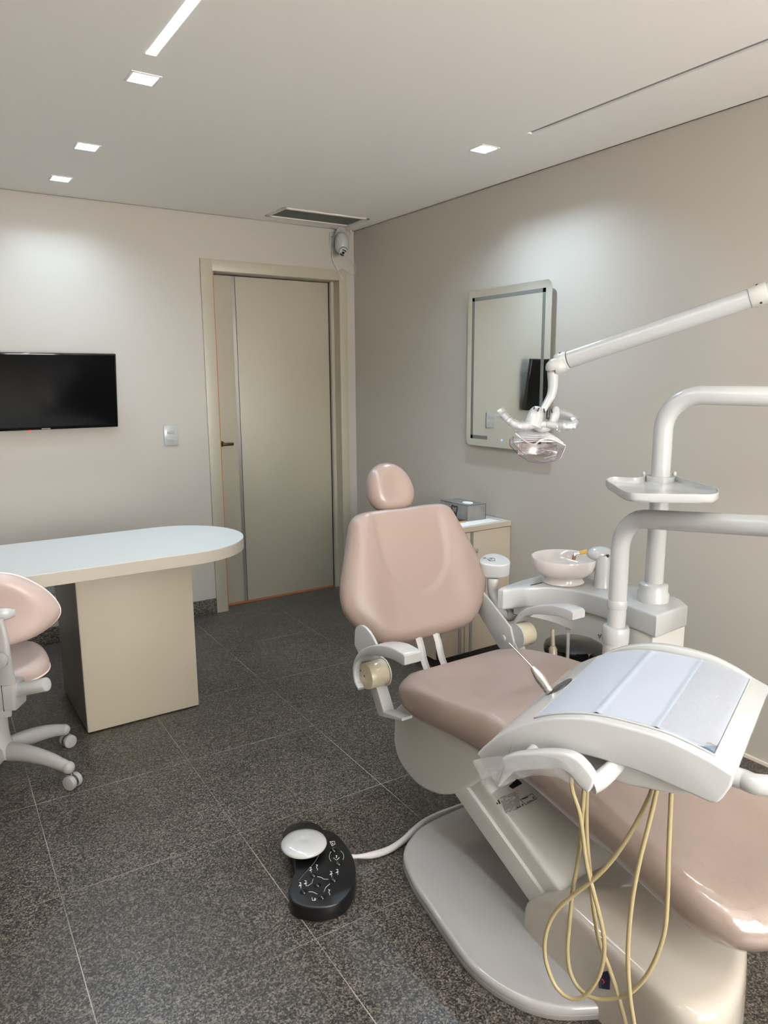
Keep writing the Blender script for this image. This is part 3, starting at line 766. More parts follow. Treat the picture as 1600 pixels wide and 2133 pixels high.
# headrest
hc_ = Xp(812, 1017, CX+.0); hn = Vector((0, -.955, .295)).normalized(); hu = Vector((0, .295, .955)).normalized()
hx_ = Vector((1, 0, 0))
hol = smooth_closed([Vector(p) for p in ((.005, -.088), (.06, -.08), (.092, -.045), (.094, -.0), (.075, .048), (.038, .083), (-.012, .094), (-.056, .08), (-.084, .042), (-.094, -.005), (-.088, -.048), (-.055, -.08))], 5)
def headfn(x, v, h): return hc_+hx_*x+hu*v+hn*h
m = MB(); m.pillow([(p.x, p.y) for p in hol], .085, .042, headfn, lambda x, v: -.008*(1-sstep(.0, .075, math.hypot(x, v*.8))), nedge=9, nin=14)
m.build('headrest', M_vinyl2, ch, ang=180)
m = MB(); m.prism([(-.03, -.13), (.03, -.13), (.03, .0), (-.03, .0)], -.06, -.045, headfn, bev=.003); m.build('headrest_stem', M_chrome, ch)
# arms, pivots and brackets on both sides
PY, PZ = -2.42, .522
for sx in (-1, 1):
    X = lambda o: CX+sx*o
    def prof(poly, o0, o1, nm, mat, bev=.003, ang=40, par=None):
        m = MB(); m.prism(poly, min(X(o0), X(o1)), max(X(o0), X(o1)), lambda a, b, h: Vector((h, a, b)), bev=bev); return m.build(nm, mat, par or ch, ang=ang)
    # plate from the backrest down to the pivot
    pl = [(-2.29, .575), (-2.295, .628), (-2.318, .650), (-2.352, .657), (-2.392, .643), (-2.43, .612), (-2.462, .572)] if sx < 0 else [(-2.25, .605), (-2.225, .64), (-2.235, .68), (-2.262, .688), (-2.30, .667), (-2.38, .619), (-2.452, .572)]
    pl = [tuple(p) for p in smooth_open([Vector(p) for p in pl], 4)]
    pl += [(PY+.05*math.cos(t), PZ+.05*math.sin(t)) for t in [PI*1.0+PI*.70*k/9 for k in range(10)]]
    bp_ = prof(pl, .272, .281, 'backrest_bracket', M_greyw if sx > 0 else M_white, .002)
    bm_ = MB(); bm_.cyl((X(.272), PY, PZ), (X(.267), PY, PZ), .0125, 24, bev=.002); bm_.build('pivot_bolt', M_greyw, bp_)
    # pivot cylinder
    cy_, cz_ = PY-.048, PZ+.02
    m = MB(); m.cyl((X(.283), cy_, cz_), (X(.350), cy_, cz_), .042, 40, bev=.004)
    pc = m.build('pivot_cap', M_cream, ch, label='yellowed round pivot cap')
    for (dy, dz) in ((.004, .0), (.026, .01)):
        m = MB(); m.cyl((X(.350), cy_+dy, cz_+dz), (X(.3506), cy_+dy, cz_+dz), .0032, 12); m.build('screw_hole', M_mark, pc)
    MB().cyl((X(.281), cy_, cz_), (X(.284), cy_, cz_), .046, 36).build('pivot_ring', M_white, pc)
    # armrest : hooked outer strap rising to a rounded pad
    strap = [(-2.452, .494), (-2.428, .512), (-2.420, .545), (-2.430, .585), (-2.462, .624), (-2.515, .658), (-2.58, .682), (-2.64, .694), (-2.695, .694)]
    sm = smooth_open([Vector(p) for p in strap], 5)
    inner = []; N_ = len(sm); sg = None
    for i, p in enumerate(sm):
        t_ = (sm[min(i+1, N_-1)]-sm[max(i-1, 0)]).normalized(); nn = Vector((t_.y, -t_.x))
        if sg is None: mid_ = sm[N_//2]; tm = (sm[N_//2+1]-sm[N_//2-1]).normalized(); sg = 1 if Vector((tm.y, -tm.x)).dot(Vector((-2.52, .55))-mid_) > 0 else -1
        inner.append(p+nn*sg*lerp(.012, .036, sstep(.30, .85, i/(N_-1))))
    tip = (sm[-1]+inner[-1])/2; tv_ = (sm[-1]-sm[-3]).normalized(); hv_ = (sm[-1]-inner[-1])/2
    capp = [tip+tv_*(.016*math.cos(t))+hv_*math.sin(t) for t in [PI/2-PI*k/8 for k in range(1, 8)]]
    NC = len(capp)//2
    A_ = sm+capp[:NC+1]; B_ = inner+capp[NC:][::-1]
    while len(B_) < len(A_): B_.append(B_[-1])
    bm = bmesh.new(); x0_, x1_ = min(X(.308), X(.368)), max(X(.308), X(.368))
    # tapered rows of four points along the strap
    rows = []
    nA = len(sm)
    for i in range(nA): rows.append((sm[i], inner[i]))
    for k in range(NC-1): rows.append((capp[k], capp[len(capp)-1-k]))
    rv = [[bm.verts.new((x, p.x, p.y)) for x, p in ((x0_, o_), (x1_, o_), (x1_, i_), (x0_, i_))] for o_, i_ in rows]
    for i in range(len(rv)-1):
        for k in range(4): bm.faces.new((rv[i][k], rv[i+1][k], rv[i+1][(k+1) % 4], rv[i][(k+1) % 4]))
    bm.faces.new(rv[0]); bm.faces.new(rv[-1][::-1])
    bmesh.ops.recalc_face_normals(bm, faces=bm.faces[:])
    le = [e for e in bm.edges if any(e.verts[0] in (r1[k], r2[k]) and e.verts[1] in (r1[k], r2[k]) for r1, r2 in zip(rv, rv[1:]) for k in range(4))]
    bmesh.ops.bevel(bm, geom=le, offset=.004, segments=3, affect='EDGES', profile=.5, clamp_overlap=True)
    m = MB(); m.frombm(bm); m.build('armrest', M_white, ch, ang=50)
    # lower bracket to the seat
    lb = [(-2.43, .51), (-2.468, .525), (-2.522, .436), (-2.62, .455), (-2.62, .446), (-2.527, .420), (-2.492, .412)]
    prof(lb, .278, .318, 'seat_bracket', M_white, .002)
# linkage bars in the gap between seat and backrest
for x0 in (-.075, .0):
    m = MB(); pts = [(CX+x0+.03, -2.31, .60), (CX+x0+.03, -2.345, .54), (CX+x0+.03, -2.37, .48), (CX+x0+.032, -2.42, .43), (CX+x0+.035, -2.52, .41)]
    m.tube(pts, .014, 4, 5, flat=.45, up=(1, 0, 0)); m.build('linkage_bar', M_greyw, ch, ang=30)
# ------------------------------------------------------------------ cuspidor unit
un = thing('cuspidor_unit', (-.55, -2.65, 0), 'white cuspidor unit with a porcelain spittoon bowl, between chair and right wall', 'dental unit')
ZC = .70
front = [(-.653, -2.902), (-.640, -2.84), (-.634, -2.777), (-.631, -2.70), (-.634, -2.62), (-.648, -2.55), (-.690, -2.482), (-.745, -2.44), (-.81, -2.418)]
fs_ = smooth_open([Vector(p) for p in front], 5)
backe = [(-.852, -2.405), (-.858, -2.385), (-.83, -2.372), (-.70, -2.345), (-.58, -2.335), (-.50, -2.36), (-.45, -2.44), (-.425, -2.6), (-.415, -2.78), (-.425, -2.83), (-.468, -2.888)]
top = [(p.x, p.y) for p in fs_]+backe
MB().prism(top, ZC-.077, ZC, bev=.008, seg=3).build('counter', M_white, un, ang=50)
ap_front = [Vector((-.632, -2.87)), Vector((-.618, -2.777)), Vector((-.617, -2.70)), Vector((-.618, -2.62)), Vector((-.633, -2.54)), Vector((-.675, -2.467)), Vector((-.745, -2.425)), Vector((-.80, -2.408))]
af = smooth_open(ap_front, 5)
m = MB(); n = len(af); vs = []; fs = []
zlow = [(0, .50), (.3, .52), (.6, .548), (.85, .585), (1, .60)]
for i, p in enumerate(af):
    t = i/(n-1); zl = interp(zlow, t); q = p+Vector((.045, .035)) if t > .5 else p+Vector((.05, .0))
    vs += [Vector((p.x, p.y, ZC-.072)), Vector((p.x, p.y, zl)), Vector((q.x, q.y, zl)), Vector((q.x, q.y, ZC-.072))]
for i in range(n-1):
    a = i*4
    for k in range(4): fs.append((a+k, a+4+k, a+4+(k+1) % 4, a+(k+1) % 4))
fs.append((0, 1, 2, 3)); fs.append(((n-1)*4+3, (n-1)*4+2, (n-1)*4+1, (n-1)*4))
m.raw(vs, fs); ap = m.build('apron', M_offwhite, un, ang=50)
MB().prism([(-.636, -2.885), (-.618, -2.70), (-.445, -2.68), (-.445, -2.872)], .03, ZC-.072, bev=.01, seg=3, bevall=True).build('pedestal', M_offwhite, un)
MB().box((-.632, -2.91, 0), (-.42, -2.64, .035), .012, 3).build('foot_box', M_white, un)
# icons on the apron
def apx(u, v): return Xp(u, v, -.6195) if u > 1215 else Pp(u, v, Vector((-.622, -2.55, .6)), Vector((-1, -.3, 0)))
m = MB()
for c in (((1180, 1301), (1188, 1301), (1188, 1312), (1180, 1312), (1180, 1301)), ((1184, 1303), (1187, 1307), (1184, 1311), (1181, 1307), (1184, 1303))): m.tube([apx(*q) for q in c], .0008, 5)
m.build('water_icon', M_mark, ap)
m = MB(); m.tube([apx(*q) for q in ((1246, 1321), (1249, 1330), (1253, 1321), (1250, 1325), (1247, 1322))], .0011, 5); m.build('cup_icon', M_mark, ap)
MB().tube([Zp(u, v, ZC+.0008) for u, v in ((1106, 1219), (1129, 1214))], .0022, 6).build('counter_slot', M_mark, un)
# bowl
bc_ = Vector((-.600, -2.457, ZC))
prof = [(.0, .004), (.074, .0), (.078, .006), (.070, .018), (.072, .026), (.095, .036), (.110, .052), (.1175, .075), (.1195, .094), (.1185, .0975), (.115, .094), (.110, .072), (.098, .05), (.07, .034), (.03, .027), (0, .026)]
MB().lathe(prof, Matrix.Translation(bc_), 56).build('spittoon_bowl', M_porcelain, un, ang=60)
MB().cyl(bc_+Vector((0, 0, .0265)), bc_+Vector((0, 0, .029)), .015, 20).build('drain', M_chrome, un)
# water spout tower
tb_ = Vector((-.523, -2.578, ZC)); 
MB().lathe([(.036, 0), (.034, .01), (.031, .05), (.03, .10), (.028, .118), (0, .12)], Matrix.Translation(tb_), 32).build('spout_tower', M_white, un)
tp = Dp(1250, 1153, 2.66)
latv = Vector((.834, -.552, 0)); 
Mr = Matrix((( latv.x, .552, 0), (latv.y, .834, 0), (0, 0, 1)))
hd_ = MB().ball(tp, .049, .036, .027, Mr).build('spout_head', M_white, un)
m = MB(); q = Dp(1266, 1158, 2.615); m.box(q-Vector((.004, .004, .005)), q+Vector((.004, .004, .005)), .001); m.build('button_icon', M_mark, hd_)
n0, n1, n2, n3 = Dp(1222, 1148, 2.655), Dp(1207, 1152, 2.655), Dp(1197, 1155, 2.655), Dp(1195, 1164, 2.655)
MB().cyl(n0, n1, .0075, 16).build('spout_collar', M_amber, un)
MB().tube([n1, lerp(n1, n2, .6), n2, lerp(n2, n3, .5)], .0055, 12, 4).build('spout_tube', M_chrome, un)
MB().cyl(lerp(n2, n3, .3), n3+Vector((0, 0, -.004)), .007, 14).build('spout_tip', M_brown, un)
# suction handpieces hanging under the apron
p0 = Dp(1151, 1310, 2.66); p1 = Dp(1152, 1345, 2.66); p2 = Dp(1153, 1385, 2.66)
sm_ = MB().tube([p0, p1], .0075, 14).tube([p1, p1+Vector((0, 0, -.012))], [.009, .0145], 16).tube([p1+Vector((0, 0, -.012)), p2], .0155, 18).build('suction_tube', M_cream, un)
q0 = Dp(1184, 1318, 2.64); q1 = Dp(1182, 1385, 2.64)
MB().tube([q0, q1], .0062, 12).build('saliva_ejector', M_greyw, un)
dpts = [(-.445, -2.76, .30), (-.36, -2.74, .36), (-.30, -2.70, .31), (-.28, -2.68, .15), (-.29, -2.66, .02)]
MB().tube(dpts, .014, 12, 6).build('drain_hose', M_white, un)

# assistant holder
ah = thing('assistant_holder', (-.82, -2.40, .55), 'white flat topped holder with a printed emblem, on a curved stalk behind the backrest', 'assistant holder')
ac = Dp(1031, 1168, 2.74)
ao = smooth_closed([Vector(p) for p in ((-.058, .012), (-.03, .052), (.012, .062), (.05, .03), (.057, -.012), (.03, -.035), (-.015, -.036), (-.05, -.022))], 5)
def ahf(a, b, h):
    t_ = math.radians(14)
    return ac+latv*a+Vector((.552, .834, 0))*(b*math.cos(t_)+h*math.sin(t_)*-1)+Vector((0, 0, h*math.cos(t_)+b*math.sin(t_)))
cp_ = MB().prism([(p.x, p.y) for p in ao], -.055, 0, ahf, bev=.006, seg=4).build('holder_cap', M_white, ah, ang=50)
m = MB()
def ast(pts, r=.0009): m.tube([Pp(u, v, ac, Vector((-.552*math.sin(math.radians(14)), -.834*math.sin(math.radians(14)), math.cos(math.radians(14)))))+Vector((0, 0, .0006)) for u, v in pts], r, 5)
ast([(1015, 1165), (1019, 1168), (1024, 1169), (1028, 1168), (1031, 1169)]); ast([(1020, 1163), (1027, 1163), (1030, 1164)]); ast([(1005, 1163), (1012, 1161), (1008, 1164), (1016, 1163)], .0007)
ast([(1019, 1163), (1018, 1166), (1022, 1168)]); ast([(1030, 1164), (1031, 1168)]); ast([(1021, 1165), (1025, 1164), (1023, 1167)], .0007)
m.build('emblem', M_mark, cp_)
s0 = Dp(1027, 1205, 2.74); s1 = Dp(1027, 1235, 2.74); s2 = Dp(1036, 1262, 2.72); s3 = Dp(1060, 1284, 2.70); s4 = Vector((-.79, -2.395, ZC-.10))
MB().tube([s0, s1, s2, s3, s4], [.022, .019, .017, .018, .018], 20, 6).build('stalk', M_greyw, ah, ang=60)

# ------------------------------------------------------------------ operating light on its post
ol_ = thing('operating_light', (-.519, -2.789, ZC), 'white jointed operating light with a clear ribbed head, on the rear post', 'operating light')
px, py = -.519, -2.789
MB().lathe([(.052, 0), (.052, .028), (.047, .034), (.047, .058), (.043, .062), (.031, .064)], Matrix.Translation((px, py, ZC)), 40).build('collar', M_white, ol_)
e1 = Dp(1590, 825, 2.2)
P1 = Dp(1186, 749, 2.52); P2 = Dp(1566, 620, 2.2)
P3 = P2+(P2-P1)*.22
e2 = Vector((P3.x, P3.y, e1.z))
hor = Vector((px, py, 1.393))
d1 = (e1-hor); d1.z = 0; d1.normalize()
path = [Vector((px, py, ZC+.05)), Vector((px, py, 1.0)), Vector((px, py, 1.28))]
for k in range(1, 9):
    a = PI/2*k/8; path.append(Vector((px, py, 1.28))+d1*(.113*(1-math.cos(a)))+Vector((0, 0, .113*math.sin(a))))
path += [e1, e2+(e2-e1)*.02]
MB().tube(path, .0305, 28).build('post', M_white, ol_, ang=60)
MB().cyl(e2+Vector((0, 0, -.04)), P3+Vector((0, 0, .04)), .032, 28, bev=.004).build('riser', M_white, ol_)
MB().tube([P1, P2, P3], .0295, 28).build('balance_arm', M_white, ol_, ang=60)
ad = (P2-P1).normalized()
for nm, c in (('arm_collar', P1), ('arm_collar', P2)):
    s_ = -1 if c is P1 else 1
    o = MB().cyl(c-ad*.004, c+ad*(s_*.045), .0325, 32, bev=.002).build(nm, M_offwhite, ol_)
    for a in (0.2, 1.6, 2.9, 4.4):
        b1 = ad.orthogonal().normalized(); b2 = ad.cross(b1)
        dr_ = b1*math.cos(a)+b2*math.sin(a); cc = c+ad*(s_*.022)
        MB().cyl(cc+dr_*.031, cc+dr_*.0345, .0035, 10).build('screw', M_mark, o)
el = Dp(1153, 771, 2.53)
MB().tube([P1-ad*.03, lerp(P1, el, .62), el+Vector((0, 0, .012)), el], [.027, .0285, .027, .024], 24, 6).build('elbow', M_greyw, ol_, ang=60)
jp = [Dp(u, v, 2.54) for u, v in ((1152, 765), (1152, 782), (1152, 804), (1148, 824), (1138, 842), (1130, 856))]
MB().tube([el+Vector((0, 0, .02))]+jp, [.021, .0205, .0195, .0175, .0155, .0135, .0125], 20, 5).build('drop_tube', M_white, ol_, ang=60)
# lamp head : local frame lat / up / facing
LC = Dp(1117, 925, 2.55)
la_ = Vector((.834, -.552, 0)); fa = Vector((-.46, -.70, -.55)).normalized(); fa = (fa-la_*fa.dot(la_)).normalized(); ua = fa.cross(la_); ua = ua if ua.z > 0 else -ua
def Lf(a, b, c): return LC+la_*a+ua*b+fa*c
cu = RU
def Lp(u, v, t=2.55): return Dp(u, v, t)
# yoke : two rounded lobes with slots
m = MB()
for (u0, w_, tt) in ((1112, .026, 2.535), (1151, .017, 2.555)):
    base = Lp(u0-2, 886, tt); topp = Lp(u0+6, 858, tt)
    ax = (topp-base)
    m.tube([base-ax*.15, base+ax*.25, base+ax*.7, base+ax*1.05, base+ax*1.32, base+ax*1.42], [w_*1.25, w_*1.18, w_*1.08, w_*.92, w_*.55, w_*.1], 24, 5)
m.tube([Lp(1112, 884, 2.54), Lp(1130, 890, 2.545), Lp(1150, 886, 2.555)], [.016, .021, .014], 24, 5)
yk = m.build('yoke', M_white, ol_, ang=180)
for (u0, v0, u1, v1, tt) in ((1123, 850, 1120, 857, 2.502), (1133, 851, 1135, 860, 2.502), (1112, 852, 1114, 848, 2.505), (1149, 852, 1150, 860, 2.53)):
    MB().tube([Lp(u0, v0, tt), Lp(u1, v1, tt)], .0028, 8).build('cooling_slot', M_mark, yk)
MB().tube([Lp(1143, 850, 2.545), Lp(1141, 872, 2.535)], .0075, 10, flat=.8).build('joint_gap', M_darksteel, yk)
# handles wrapped in film
hl = [Lp(1136, 884, 2.53), Lp(1112, 886, 2.52), Lp(1088, 888, 2.51), Lp(1070, 884, 2.50), Lp(1057, 875, 2.50), Lp(1048, 865, 2.51)]
hr = [Lp(1138, 884, 2.53), Lp(1160, 887, 2.52), Lp(1180, 888, 2.515), Lp(1194, 884, 2.52), Lp(1197, 876, 2.55), Lp(1186, 868, 2.57), Lp(1166, 860, 2.585)]
MB().tube(hl, [.012, .012, .0125, .012, .0115, .010], 18, 6).build('handle', M_white, ol_, ang=180)
MB().tube(hr, [.012, .012, .0122, .012, .0115, .011, .010], 18, 6).build('handle', M_white, ol_, ang=180)
def crumple(path, r, name, seg=16, amp=.35, par=None, mat=None, sc=28):
    P = smooth_open(path, 7); n = len(P); m = MB(); vs = []; fs = []
    for i in range(n):
        t_ = (P[min(i+1, n-1)]-P[max(i-1, 0)]).normalized(); a_ = t_.orthogonal().normalized(); b_ = t_.cross(a_)
        for k in range(seg):
            an = 2*PI*k/seg; dd = a_*math.cos(an)+b_*math.sin(an)
            rr = r*(1+amp*(noise.noise((P[i]+dd*r)*sc*2)+.35*(k % 2)+.6*noise.noise((P[i]+dd*r)*sc*4.3)))
            vs.append(P[i]+dd*rr)
    for i in range(n-1):
        for k in range(seg): fs.append((i*seg+k, i*seg+(k+1) % seg, (i+1)*seg+(k+1) % seg, (i+1)*seg+k))
    m.raw(vs, fs)
    return m.build(name, mat or M_film, par, ang=25, fixn=True)
t = crumple([Lp(1100, 887, 2.515)]+hl[2:]+[Lp(1040, 856, 2.515)], .0165, 'film_wrap', par=ol_)
t['label'] = 'crumpled clear film on the handle'
t = crumple(hr[1:]+[Lp(1160, 858, 2.59)], .0165, 'film_wrap', par=ol_)
# ribbed shell
def shellp(a, t):
    """a -1..1 across, t 0 (top back) .. 1 (front rim)"""
    w_ = .060+.029*math.sin(min(1, t*1.1)*PI/2)
    bul = math.sqrt(max(0, 1-(abs(a)**2.6)))
    up_ = lerp(.060, .000, t**1.25)*lerp(.35, 1, bul)-.002
    fc = lerp(-.045, .050, t)-(.016*a*a)
    return LC+la_*(a*w_)+cu*up_-RF*(fc*.9)
sh_ = MB().grid(lambda u, v: shellp(u*2-1, v), 24, 14); sh_ = sh_.build('ribbed_shell', M_clear, ol_, ang=180, fixn=True)
m = MB()
for k in range(9):
    t_ = .05+k*.105
    m.tube([shellp(a/10, t_)-RF*.0015 for a in range(-10, 11)], .0026, 6)
m.build('shell_ribs', M_rib, sh_)
# reflector and clear front cover
m = MB(); m.grid(lambda u, v: LC+la_*((u*2-1)*.068)+cu*(-.002-.036*v)-RF*(.022-.030*math.sin(PI*v)*math.sin(PI*u)), 14, 10); m.build('reflector', M_chrome, ol_, ang=180)
m = MB()
for (u, v) in ((1129, 935), (1133, 941), (1140, 938), (1146, 943), (1128, 942)):
    m.ball(Lp(u, v, 2.515), .0045, .0045, .003, seg=8, rings=6)
m.build('light_emitters', M_white, ol_)
cv = [(1063, 912), (1063, 926), (1083, 947), (1105, 961), (1128, 966), (1148, 962), (1160, 957), (1170, 933)]
mid = [(1170, 933), (1140, 936), (1108, 934), (1085, 926), (1063, 912)]
c2 = [Vector(((u-1117)*2.55/FPX, -(v-925)*2.55/FPX)) for u, v in cv]
def cvp(p, dpt): return LC+RX*p.x+RU*p.y-RF*dpt
m = MB(); n = len(c2); F_ = .055; Bk = -.03
vs = [cvp(p*1.0, F_) for p in c2]+[cvp(p*.96, Bk) for p in c2]
fs = [tuple(range(n))]+[(i, i+1, n+i+1, n+i) for i in range(n-1)]
m.raw(vs, fs); cvo = m.build('clear_cover', M_clear, ol_, ang=30)
m = MB(); m.tube([cvp(p, F_+.001) for p in c2], .0014, 6); m.tube([cvp(p*.96, Bk) for p in c2], .0012, 6)
for a, b in (((1126, 957), (1152, 950)), ((1152, 950), (1155, 943))): m.tube([cvp(Vector(((q[0]-1117)*2.55/FPX, -(q[1]-925)*2.55/FPX)), F_+.002) for q in (a, b)], .0011, 6)
m.build('cover_edge', M_clearedge, cvo)
MB().ball(cvp(Vector(((1109-1117)*2.55/FPX, -(949-925)*2.55/FPX)), F_+.002), .003, seg=8, rings=6).build('cover_screw', M_chrome, cvo)
m = MB(); m.tube([cvp(Vector(((u-1117)*2.55/FPX, -(v-925)*2.55/FPX)), F_-.004) for u, v in ((1068, 906), (1085, 920), (1105, 929), (1118, 921), (1133, 917), (1150, 921), (1170, 931))], .0035, 8, 5)
m.build('cover_rim', M_rib, cvo)

# bracket tray around the rear post
zt = 1.127
tr_ = thing('bracket_tray', (px, py, zt-.03), 'small white tray with a raised rim clipped on the rear post', 'tray')
tp_ = [Zp(u, v, zt) for u, v in ((1262, 999), (1280, 1011), (1296, 1021), (1312, 1026), (1340, 1028), (1400, 1029), (1470, 1030), (1492, 1028), (1499, 1022), (1490, 1014), (1460, 1006), (1427, 997), (1412, 992), (1395, 989), (1372, 988), (1350, 989), (1335, 993), (1320, 995), (1275, 993))]
tp2 = smooth_closed([Vector((p.x, p.y)) for p in tp_], 3)
# keep the tray in front of the post
cpt = sum(tp2, Vector((0, 0)))/len(tp2)
n = len(tp2); m = MB(); vs = []; fs = []
lev = [(.97, zt-.026), (1.0, zt-.018), (1.0, zt), (.975, zt), (.965, zt-.012), (.94, zt-.017), (.3, zt-.018)]
for s, z in lev:
    for p in tp2: q = cpt+(p-cpt)*s; vs.append(Vector((q.x, q.y, z)))
for i in range(len(lev)-1):
    for k in range(n): fs.append((i*n+k, i*n+(k+1) % n, (i+1)*n+(k+1) % n, (i+1)*n+k))
fs.append(tuple(range(n))[::-1]); fs.append(tuple((len(lev)-1)*n+k for k in range(n)))
m.raw(vs, fs); m.build('tray_plate', M_white, tr_, ang=50)
m = MB(); m.lathe([(.0315, -.02), (.045, -.02), (.045, .0), (.0315, .0), (.0315, -.02)], Matrix.Translation((px, py, zt)), 32)
clp = m.build('post_clip', M_white, tr_)
near = min(tp2, key=lambda p: (p-Vector((px, py))).length)
m = MB()
dv = (cpt-Vector((px, py))).normalized(); sd = Vector((-dv.y, dv.x))
qb = [Vector((px, py))+dv*.036+sd*.03, Vector((px, py))+dv*.036-sd*.03, Vector((px, py))+dv*.14-sd*.06, Vector((px, py))+dv*.14+sd*.06]
m.prism([(q.x, q.y) for q in qb], zt-.026, zt-.019); m.build('tray_neck', M_white, tr_)
for u in (1341, 1405):
    p = Zp(u, 990, zt); MB().ball(p+Vector((0, 0, .004)), .007, .007, .010, seg=14, rings=8).build('clip_ear', M_white, clp)

# ------------------------------------------------------------------ delivery unit on the front post
fx, fy = -.689, -2.777
du = thing('delivery_unit', (fx, fy, 0), 'white arched instrument console with looped hoses, on the arm of the front post', 'dental delivery unit')
MB().lathe([(.052, 0), (.052, .015), (.048, .02), (.040, .022), (.040, .585)], Matrix.Translation((fx, fy, 0)), 40).build('sleeve', M_offwhite, du)
MB().lathe([(.040, .583), (.0425, .583), (.0435, .588), (.0435, .632), (.041, .638), (.032, .640)], Matrix.Translation((fx, fy, 0)), 40).build('collar', M_white, du)
a1, a2, a3 = Dp(1350, 1066, 2.36), Dp(1450, 1074, 2.2), Dp(1590, 1095, 1.98)
zA = 1.022; ddir = (a3-a1).normalized()
dh = Vector((ddir.x, ddir.y, 0)).normalized()
path = [Vector((fx, fy, .60)), Vector((fx, fy, .8)), Vector((fx, fy, .90))]
st = Vector((fx, fy, .90)); R_ = .118
for k in range(1, 10):
    a = PI/2*.98*k/9; path.append(st+dh*(R_*(1-math.cos(a)))+Vector((0, 0, R_*math.sin(a))))
a4 = path[-1]+dh*.62+Vector((0, 0, .03))
path += [a3, a3+(a3-path[-1]).normalized()*.22]
aend = path[-1]
MB().tube(path, .0298, 28).build('swing_arm', M_white, du, ang=60)
MB().lathe([(.031, .70), (.0318, .702), (.0318, .728), (.031, .73)], Matrix.Translation((fx, fy, 0)), 36).build('post_ring', M_white, du)
TA = Vector((-1.5000, -3.6700, .792)); TE = Vector((math.sin(math.radians(68)), math.cos(math.radians(68)), 0)); TW = Vector((TE.y, -TE.x, 0))
def T(s, e, z): return TA+TW*s+TE*e+Vector((0, 0, z-TA.z))
# arched console: profile in (s, z), extruded along e
topc = [(-.480, .684), (-.470, .700), (-.43, .743), (-.384, .7755), (-.335, .802), (-.283, .819), (-.235, .8275), (-.185, .829), (-.14, .828), (-.102, .824), (-.046, .810), (0.0, .7925)]
tops = smooth_open([Vector(p) for p in topc], 4)
botc = [(-.004, .770), (-.019, .739), (-.034, .731), (-.06, .735), (-.113, .744), (-.16, .750), (-.216, .752), (-.27, .750), (-.318, .738), (-.36, .718), (-.39, .690), (-.415, .655), (-.428, .629), (-.436, .630)]
bots = smooth_open([Vector(p) for p in botc], 4)
poly = [(p.x, p.y) for p in tops]+[(p.x, p.y) for p in bots]
DE = .435
m = MB(); m.prism(poly, 0, DE, lambda a, b, h: T(a, h, b), bev=.005, seg=3)
con = m.build('console_body', M_white, du, ang=35)
tz_t = sorted([(p.x, p.y) for p in tops])
def ztop(s): return interp(tz_t, s)
# sunken well in the top
s0, s1, w0, w1 = -.366, -.036, .022, .408
def wellfn(u, v): s = lerp(s0, s1, u); return T(s, lerp(w0, w1, v), ztop(s)+.0012)
m = MB(); m.grid(wellfn, 24, 4); m.build('well_floor', M_traywell, con, ang=180)
m = MB()
rimp = [T(lerp(s0, s1, k/20), w0, ztop(lerp(s0, s1, k/20))+.002) for k in range(21)]
rimp2 = [T(lerp(s1, s0, k/20), w1, ztop(lerp(s1, s0, k/20))+.002) for k in range(21)]
m.tube(rimp+rimp2, .0022, 8, closed=True)
m.build('well_rim', M_white, con)
lip = [(s0+(s1-s0)*k/24, ztop(s0+(s1-s0)*k/24)+.0165*math.sin(PI*k/24)**.8) for k in range(25)]
lipb = [(s1+(s0-s1)*k/24, ztop(s1+(s0-s1)*k/24)-.004) for k in range(25)]
MB().prism(lip+lipb, w1+.006, DE-.001, lambda a, b, h: T(a, h, b), bev=.002, seg=2).build('rear_lip', M_white, con, ang=50)
# underside pod
pod = [(-.40, .70), (-.36, .742), (-.30, .765), (-.20, .772), (-.10, .765), (-.05, .755), (-.06, .722), (-.10, .708), (-.18, .698), (-.26, .700), (-.34, .695)]
MB().prism(pod, .03, DE-.03, lambda a, b, h: T(a, h, b), bev=.008).build('underside_pod', M_greyw, du, ang=50)
qd = [wellfn(.90, .0), wellfn(1, .0), wellfn(1, .10)]
MB().raw([p+Vector((0, 0, .0008)) for p in qd]+[p-Vector((0, 0, .003)) for p in qd], [(0, 1, 2), (5, 4, 3), (0, 3, 4, 1), (1, 4, 5, 2), (2, 5, 3, 0)]).build('corner_glass', M_corner, con)
# front handle
he = -.045
htop = [(-.404, .718), (-.378, .735), (-.33, .755), (-.283, .768), (-.256, .766), (-.235, .752), (-.220, .734)]
hbot = [(-.397, .688), (-.357, .708), (-.31, .726), (-.282, .733), (-.263, .724), (-.25, .711), (-.238, .706)]
ht = smooth_open([Vector(p) for p in htop], 4); hb_ = smooth_open([Vector(p) for p in hbot], 4)
poly = [(p.x, p.y) for p in ht]+[(-.209, .752+.003), (-.2055, .742), (-.223, .704), (-.230, .698)]+[(p.x, p.y) for p in hb_[::-1]]
poly2 = [(p.x, p.y) for p in ht]+[(-.224, .716), (-.232, .703)]+[(p.x, p.y) for p in hb_[::-1]]
hd1 = MB().prism(poly2, he, he+.026, lambda a, b, h: T(a, h, b), bev=.006, seg=3).build('front_handle', M_white, du, ang=50)
vq = [T(-.233, he+.002, .706), T(-.224, he+.002, .734), T(-.2, .03, .752), T(-.195, .03, .722)]
MB().tube([T(-.229, he+.012, .716), T(-.216, he+.03, .724), T(-.200, .02, .742), T(-.195, .05, .752)], [.019, .019, .018, .016], 12, 4, flat=.75).build('handle_bracket', M_white, hd1, ang=60)
MB().tube([T(-.36, he+.02, .722), T(-.355, .01, .735)], .012, 14).build('handle_bracket', M_white, hd1)
